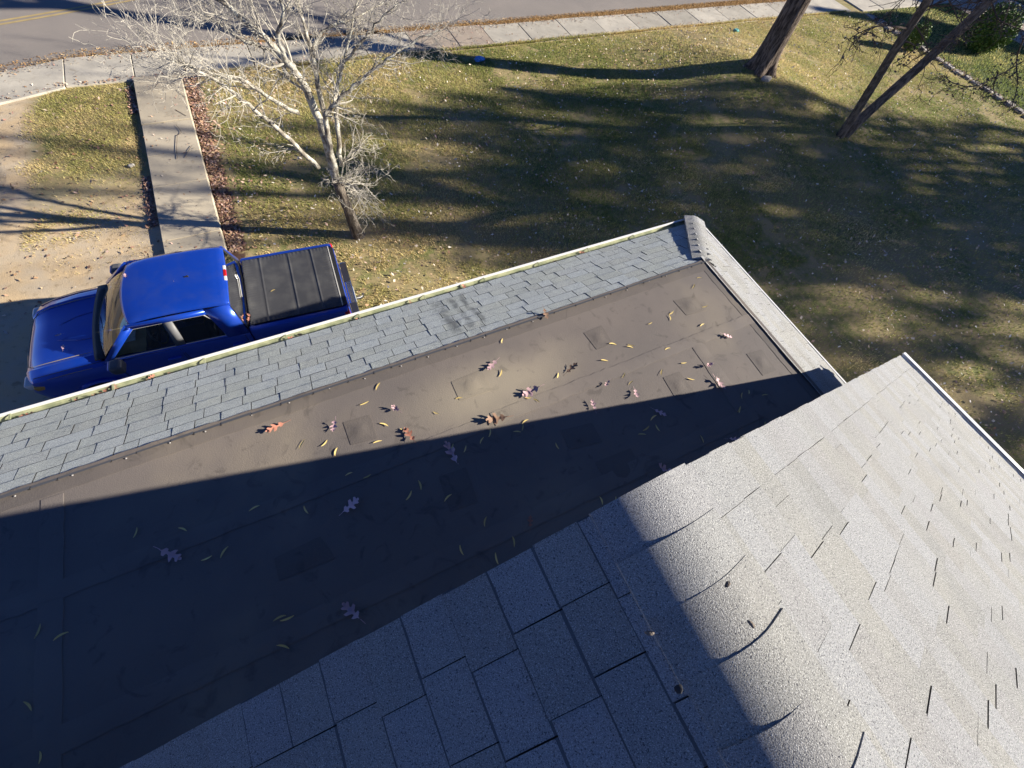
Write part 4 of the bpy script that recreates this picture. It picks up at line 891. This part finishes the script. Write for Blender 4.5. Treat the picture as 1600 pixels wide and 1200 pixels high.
# evergreens outside the frame on the sunward side; they shade the lawn
def uv(u, v): return (-.917 * u + .399 * v, .399 * u + .917 * v)
EV = [(-31, -1.0, 10.0, 2.2), (-33, 1.8, 10.4, 2.0), (-32, 4.2, 11.0, 2.0), (-34, 6.3, 12.4, 1.8), (-36, 8.4, 15.2, 1.7), (-34, 9.6, 14.4, 1.2), (-37, 12.7, 15.6, 1.7), (-34, 14.2, 13.6, 1.5), (-38, 15.7, 12.8, 1.5), (-33, 11.6, 12.6, 1.3),
      (-31, 7.6, 10.6, 1.7), (-31, 12.6, 10.8, 1.6), (-30, 10.7, 8.6, 1.2), (-40, 10.6, 13.6, .9), (-38, 10.2, 17.6, .8), (-36, 7.4, 13.8, 1.1), (-36, 11.1, 15.6, 1.0), (-35, 10.5, 15.0, 1.2), (-37, 9.3, 15.6, 1.2), (-35, 8.1, 14.2, 1.0), (-36, 13.4, 15.0, 1.2), (-40, 8.6, 17.2, .8), (-36, 12.0, 16.2, .9), (-33, 5.2, 11.0, 1.6), (-32, 3.0, 10.0, 1.6), (-30, 8.8, 10.4, 1.5), (-31, 14.8, 11.5, 1.6), (-47, 25.0, 11.5, 2.0), (-50, 29.5, 13.5, 2.4), (-46, 22.4, 6.5, 1.2)]
for i, (u, v, H, wd) in enumerate(EV):
    if v < 20: H += .7 * abs(u) / 2.55; u *= 1.7; wd *= 1.12
    x, y = uv(u, v); e = empty('evergreen_tree', (x, y, 0), 'tall dense evergreen tree standing beyond the right side of the lawn', 'tree', 'evergreens beyond the lawn')
    g = np.random.default_rng(50 + i); n = int(540 if v < 20 else 500 * H); t = g.random(n) ** .8; zb = H * .34 if v < 20 else .4; z = zb + t * (H - zb)
    prof = wd * np.clip(1.08 - (z / H) ** 4, .10, 1); prof *= .75 + .35 * np.sin(z * 2.6 + i); a = g.random(n) * 2 * math.pi; q = g.random(n) ** .55 * prof
    pos = np.stack([x + q * np.cos(a), y + q * np.sin(a), z + .25 * np.sin(a * 3)], -1)
    A_ = g.normal(size=(n, 3)); A_ /= np.linalg.norm(A_, axis=1)[:, None]; B_ = np.cross(A_, g.normal(size=(n, 3))); B_ /= np.linalg.norm(B_, axis=1)[:, None]; s = g.uniform(.15, .31, n)[:, None]
    V = np.stack([pos - A_ * s, pos + B_ * s * .7, pos + A_ * s, pos - B_ * s * .7], 1).reshape(-1, 3)
    link('crown', np_mesh('crown', V, np.arange(4 * n).reshape(-1, 4), M_EVER), e)
    link('trunk', MB().tube([(x, y, -.1), (x, y, H * .5), (x + .1, y, H * .93)], [.2, .13, .03], 8).mesh('trunk', M_BARK2, True), e)

# ------------------------------------------------------------------ grass, litter
def vnoise(x, y, s, seed):
    g = np.random.default_rng(seed).random((256, 256)); X = x * s; Y = y * s; xi = np.floor(X).astype(int); yi = np.floor(Y).astype(int); fx = X - xi; fy = Y - yi; fx = fx*fx*(3-2*fx); fy = fy*fy*(3-2*fy)
    w = lambda a, b: g[a % 256, b % 256]
    return (w(xi, yi)*(1-fx) + w(xi+1, yi)*fx)*(1-fy) + (w(xi, yi+1)*(1-fx) + w(xi+1, yi+1)*fx)*fy
def col_mesh(name, V, F_, colors, mat):
    me = np_mesh(name, V, F_, mat); at_ = me.color_attributes.new('Col', 'FLOAT_COLOR', 'POINT')
    c = np.ones((len(V), 4), np.float32); c[:, :3] = colors; at_.data.foreach_set('color', c.ravel()); return me
def scatter(n, x0, x1, y0, y1): return nrng.uniform(x0, x1, n), nrng.uniform(y0, y1, n)
def blades(name, x, y, hgt, wid, cols):
    n = len(x); z = hz(x, y); a = nrng.random(n) * 2 * math.pi; tilt = nrng.uniform(.3, 1.5, n); h = hgt * nrng.uniform(.6, 1.3, n); w = wid * nrng.uniform(.7, 1.3, n); b = a + math.pi / 2
    p0 = np.stack([x - np.cos(b) * w, y - np.sin(b) * w, z - .004], -1); p1 = np.stack([x + np.cos(b) * w, y + np.sin(b) * w, z - .004], -1)
    p2 = np.stack([x + np.cos(a) * h * np.sin(tilt), y + np.sin(a) * h * np.sin(tilt), z + h * np.cos(tilt) * .8 + .012], -1)
    return tag(link(name, col_mesh(name, np.stack([p0, p1, p2], 1).reshape(-1, 3), np.arange(3 * n).reshape(-1, 3), np.repeat(cols, 3, 0), M_BLADE)), kind='stuff')
def turf_cols(x, y, green):
    n = len(x); f = (vnoise(x, y, .28, 1) - .5) * .9 + (vnoise(x, y, .95, 2) - .5) * .55 + (vnoise(x, y, 3.1, 3) - .5) * .35 + .47 + nrng.normal(0, .17, n) + green
    G_ = np.array([.215, .270, .070]); T_ = np.array([.70, .56, .28]); O_ = np.array([.47, .44, .15]); f = np.clip(f, 0, 1)[:, None]
    c = np.where(f > .5, O_ + (G_ - O_) * (f - .5) * 2, T_ + (O_ - T_) * f * 2); return c * nrng.uniform(.7, 1.3, n)[:, None]
parts = []
for (n, x0_, x1_, y0_, y1_) in ((200000, -1.3, 12, 3.2, 15.35), (200000, 5.6, 29, -4, 15.35), (80000, 12, 29, 3, 15.35)): parts.append(scatter(n, x0_, x1_, y0_, y1_))
x = np.concatenate([p[0] for p in parts]); y = np.concatenate([p[1] for p in parts])
keep = ~((x < XC - .3) & (y < YC - .4)) & ((x - BT.x) ** 2 + (y - BT.y) ** 2 > .5 ** 2) & ((x - tb.x) ** 2 + (y - tb.y) ** 2 > (.25 + .35 * nrng.random(len(x))) ** 2)
keep &= nrng.random(len(x)) < np.clip((vnoise(x, y, 1.2, 8) * .6 + vnoise(x, y, 3.5, 9) * .4 - .22) * 5, .12, 1)
x, y = x[keep], y[keep]; blades('grass', x, y, .06, .009, turf_cols(x, y, .10 * np.clip((x - 2) / 4, 0, 1) - .16 * np.clip((y - 12.5) / 3, 0, 1) - .12 * np.clip((2 - x) / 3, 0, 1)))
x, y = scatter(40000, -5.7, -3.1, 8.6, 15.4); pr = np.clip((y + (vnoise(x, y, .9, 5) - .5) * 5 - 9.8) / 2.6, .06, 1) * np.clip((x + 5.25 + (vnoise(x, y, 1.7, 6) - .5) * 1.3) / .5, 0, 1); keep = nrng.random(len(x)) < pr; x, y = x[keep], y[keep]; blades('sparse_grass', x, y, .045, .008, turf_cols(x, y, -.42))
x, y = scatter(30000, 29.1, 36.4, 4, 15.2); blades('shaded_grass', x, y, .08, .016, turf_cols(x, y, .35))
x, y = scatter(45000, -12, 28, 16.78, 17.38); keep = np.array([yy < road_edge(xx) + .06 for xx, yy in zip(x, y)]); x, y = x[keep], y[keep]
blades('pine_straw', x, y, .06, .007, np.array([.46, .30, .13]) * nrng.uniform(.55, 1.4, len(x))[:, None])
x = nrng.uniform(-1.2, 27.5, 16000); y = 15.40 + np.abs(nrng.normal(0, .05, 16000)) * (.3 + 1.6 * vnoise(x, x * 0 + 3.3, 1.7, 12)); 
blades('edge_grass', x, y, .075, .010, turf_cols(x, y, -.15)).location.z = .03
def litter(name, x, y, size, pal, zoff=.02, lift=.02):
    n = len(x); z = hz(x, y) + zoff + nrng.random(n) * lift; a = nrng.random(n) * 6.28; s = size * nrng.uniform(.6, 1.4, n); t1 = nrng.normal(0, .35, n); t2 = nrng.normal(0, .35, n)
    ca, sa = np.cos(a), np.sin(a); e1 = np.stack([ca, sa, t1], -1) * s[:, None]; e2 = np.stack([-sa, ca, t2], -1) * s[:, None] * nrng.uniform(.35, .75, n)[:, None]; p = np.stack([x, y, z], -1)
    V = np.stack([p - e1, p - e1 * .2 + e2, p + e1, p - e1 * .1 - e2 * .9], 1).reshape(-1, 3); pal = np.array(pal); c = pal[nrng.integers(0, len(pal), n)] * nrng.uniform(.7, 1.25, n)[:, None]
    return tag(link(name, col_mesh(name, V, np.arange(4 * n).reshape(-1, 4), np.repeat(c, 4, 0), M_LITTER)), kind='stuff')
TAN = [(.40, .29, .17), (.33, .20, .11), (.46, .37, .27), (.38, .22, .17), (.27, .15, .08), (.52, .46, .38)]; PINK = [(.34, .19, .14), (.28, .15, .11), (.50, .35, .28), (.24, .14, .10), (.44, .28, .18)]
x, y = scatter(30000, -1.4, 28.5, -3, 15.4); keep = ~((x < XC - .3) & (y < YC - .4)) & (nrng.random(len(x)) < .12 + .95 * vnoise(x, y, .45, 9) * vnoise(x, y, 1.7, 10)); litter('fallen_leaves', x[keep], y[keep], .034, [(.56, .43, .28), (.48, .32, .20), (.66, .56, .44), (.50, .34, .28), (.38, .23, .14), (.72, .66, .56)], .045, .03)
x = -1.66 + nrng.normal(0, .085, 3900); y = nrng.uniform(8.3, 15.35, 3900); x = np.where(nrng.random(3900) < .12, x + nrng.exponential(.25, 3900), x); x = np.maximum(x, -1.80); litter('leaf_drift', x, y, .034, PINK + TAN[:2], .012, .035)
x = -3.10 + nrng.normal(0, .05, 700); y = np.concatenate([nrng.uniform(9.6, 11.3, 450), nrng.uniform(13.9, 15.2, 250)]); litter('leaf_drift', np.clip(x, -3.25, -2.99), y, .036, PINK, .015, .03)
x, y = scatter(500, -7, -3.05, 7.5, 15.2); litter('fallen_leaves', x, y, .035, PINK + TAN, .015)
x, y = scatter(9000, -9, 28, 16.72, 17.3); y = y - .3 * np.maximum(0, -4.4 - x); litter('fallen_leaves', x, y, .022, [(.42, .25, .10), (.34, .19, .08), (.50, .35, .18)], .015, .02)
x, y = scatter(4200, -14, 26, 15.4, 16.85); q = nrng.random(4200); y = np.where(q < .45, 15.42 + np.abs(nrng.normal(0, .13, 4200)), np.where(q < .9, 16.83 - np.abs(nrng.normal(0, .18, 4200)), y)); y = y - .3 * np.maximum(0, -4.6 - x); litter('fallen_leaves', x, y, .026, TAN, .055, .006)
x = nrng.uniform(28.45, 29.05, 900); y = nrng.uniform(3, 15, 900); litter('fallen_leaves', x, y, .05, [(.14, .08, .05), (.2, .12, .08)], .05, .06)
x, y = scatter(170, -2.95, -1.86, 8, 15.4); litter('fallen_leaves', x, y, .022, PINK + TAN, .122, .003)

# odd bits on the lawn
def crumple(name, c, s, mat, label, cat, seed):
    g = random.Random(seed); bm = bmesh.new(); bmesh.ops.create_icosphere(bm, subdivisions=2, radius=1)
    for v in bm.verts: v.co = Vector((v.co.x * s[0], v.co.y * s[1], v.co.z * s[2])) * g.uniform(.65, 1.2)
    me = bpy.data.meshes.new(name); bm.to_mesh(me); bm.free(); me.materials.append(mat); o = link(name, me); o.location = (c.x, c.y, hz(c.x, c.y) + s[2] * .7); tag(o, label, cat)
crumple('plastic_litter', at(748, 95, .0), (.20, .12, .07), plain('blue_plastic', (.10, .28, .62), .35, .5), 'crumpled bright blue plastic litter on the lawn near the sidewalk', 'litter', 1)
crumple('plastic_bag', at(1149, 49, .1), (.18, .12, .06), plain('teal_plastic', (.12, .34, .30), .4, .5), 'crumpled teal plastic scrap on the lawn by the big oak', 'litter', 2)
crumple('stone', at(1187, 141, .35), (.22, .14, .09), M_STONE, 'flat grey stone half buried in front of the big oak', 'stone', 3)
crumple('stone', Vector((-3.35, 11.8, 0)), (.07, .06, .04), M_STONE, 'small round stone beside the concrete walkway', 'stone', 4)
# fallen twigs on the walkway
for i, (A_, B_, C_) in enumerate((((275, 195), (283, 206), (276, 212)), ((277, 210), (276, 232), (277, 248)), ((300, 227), (295, 234), (289, 246)), ((276, 140), (283, 147), (290, 152)), ((274, 171), (284, 177), (291, 181)))):
    P = [at(*q, .13) for q in (A_, B_, C_)]; o = link('fallen_twig', MB().tube(spline(P, 4), .005, 5).mesh('fallen_twig', M_TWIGD)); tag(o, ['bent dark twig nearest the cross joint of the walkway', 'long thin twig lying along the middle of the walkway', 'short thin twig slanting on the walkway', 'dark twig at the street end of the walkway', 'straight dark twig near the street end of the walkway'][i], 'twig')
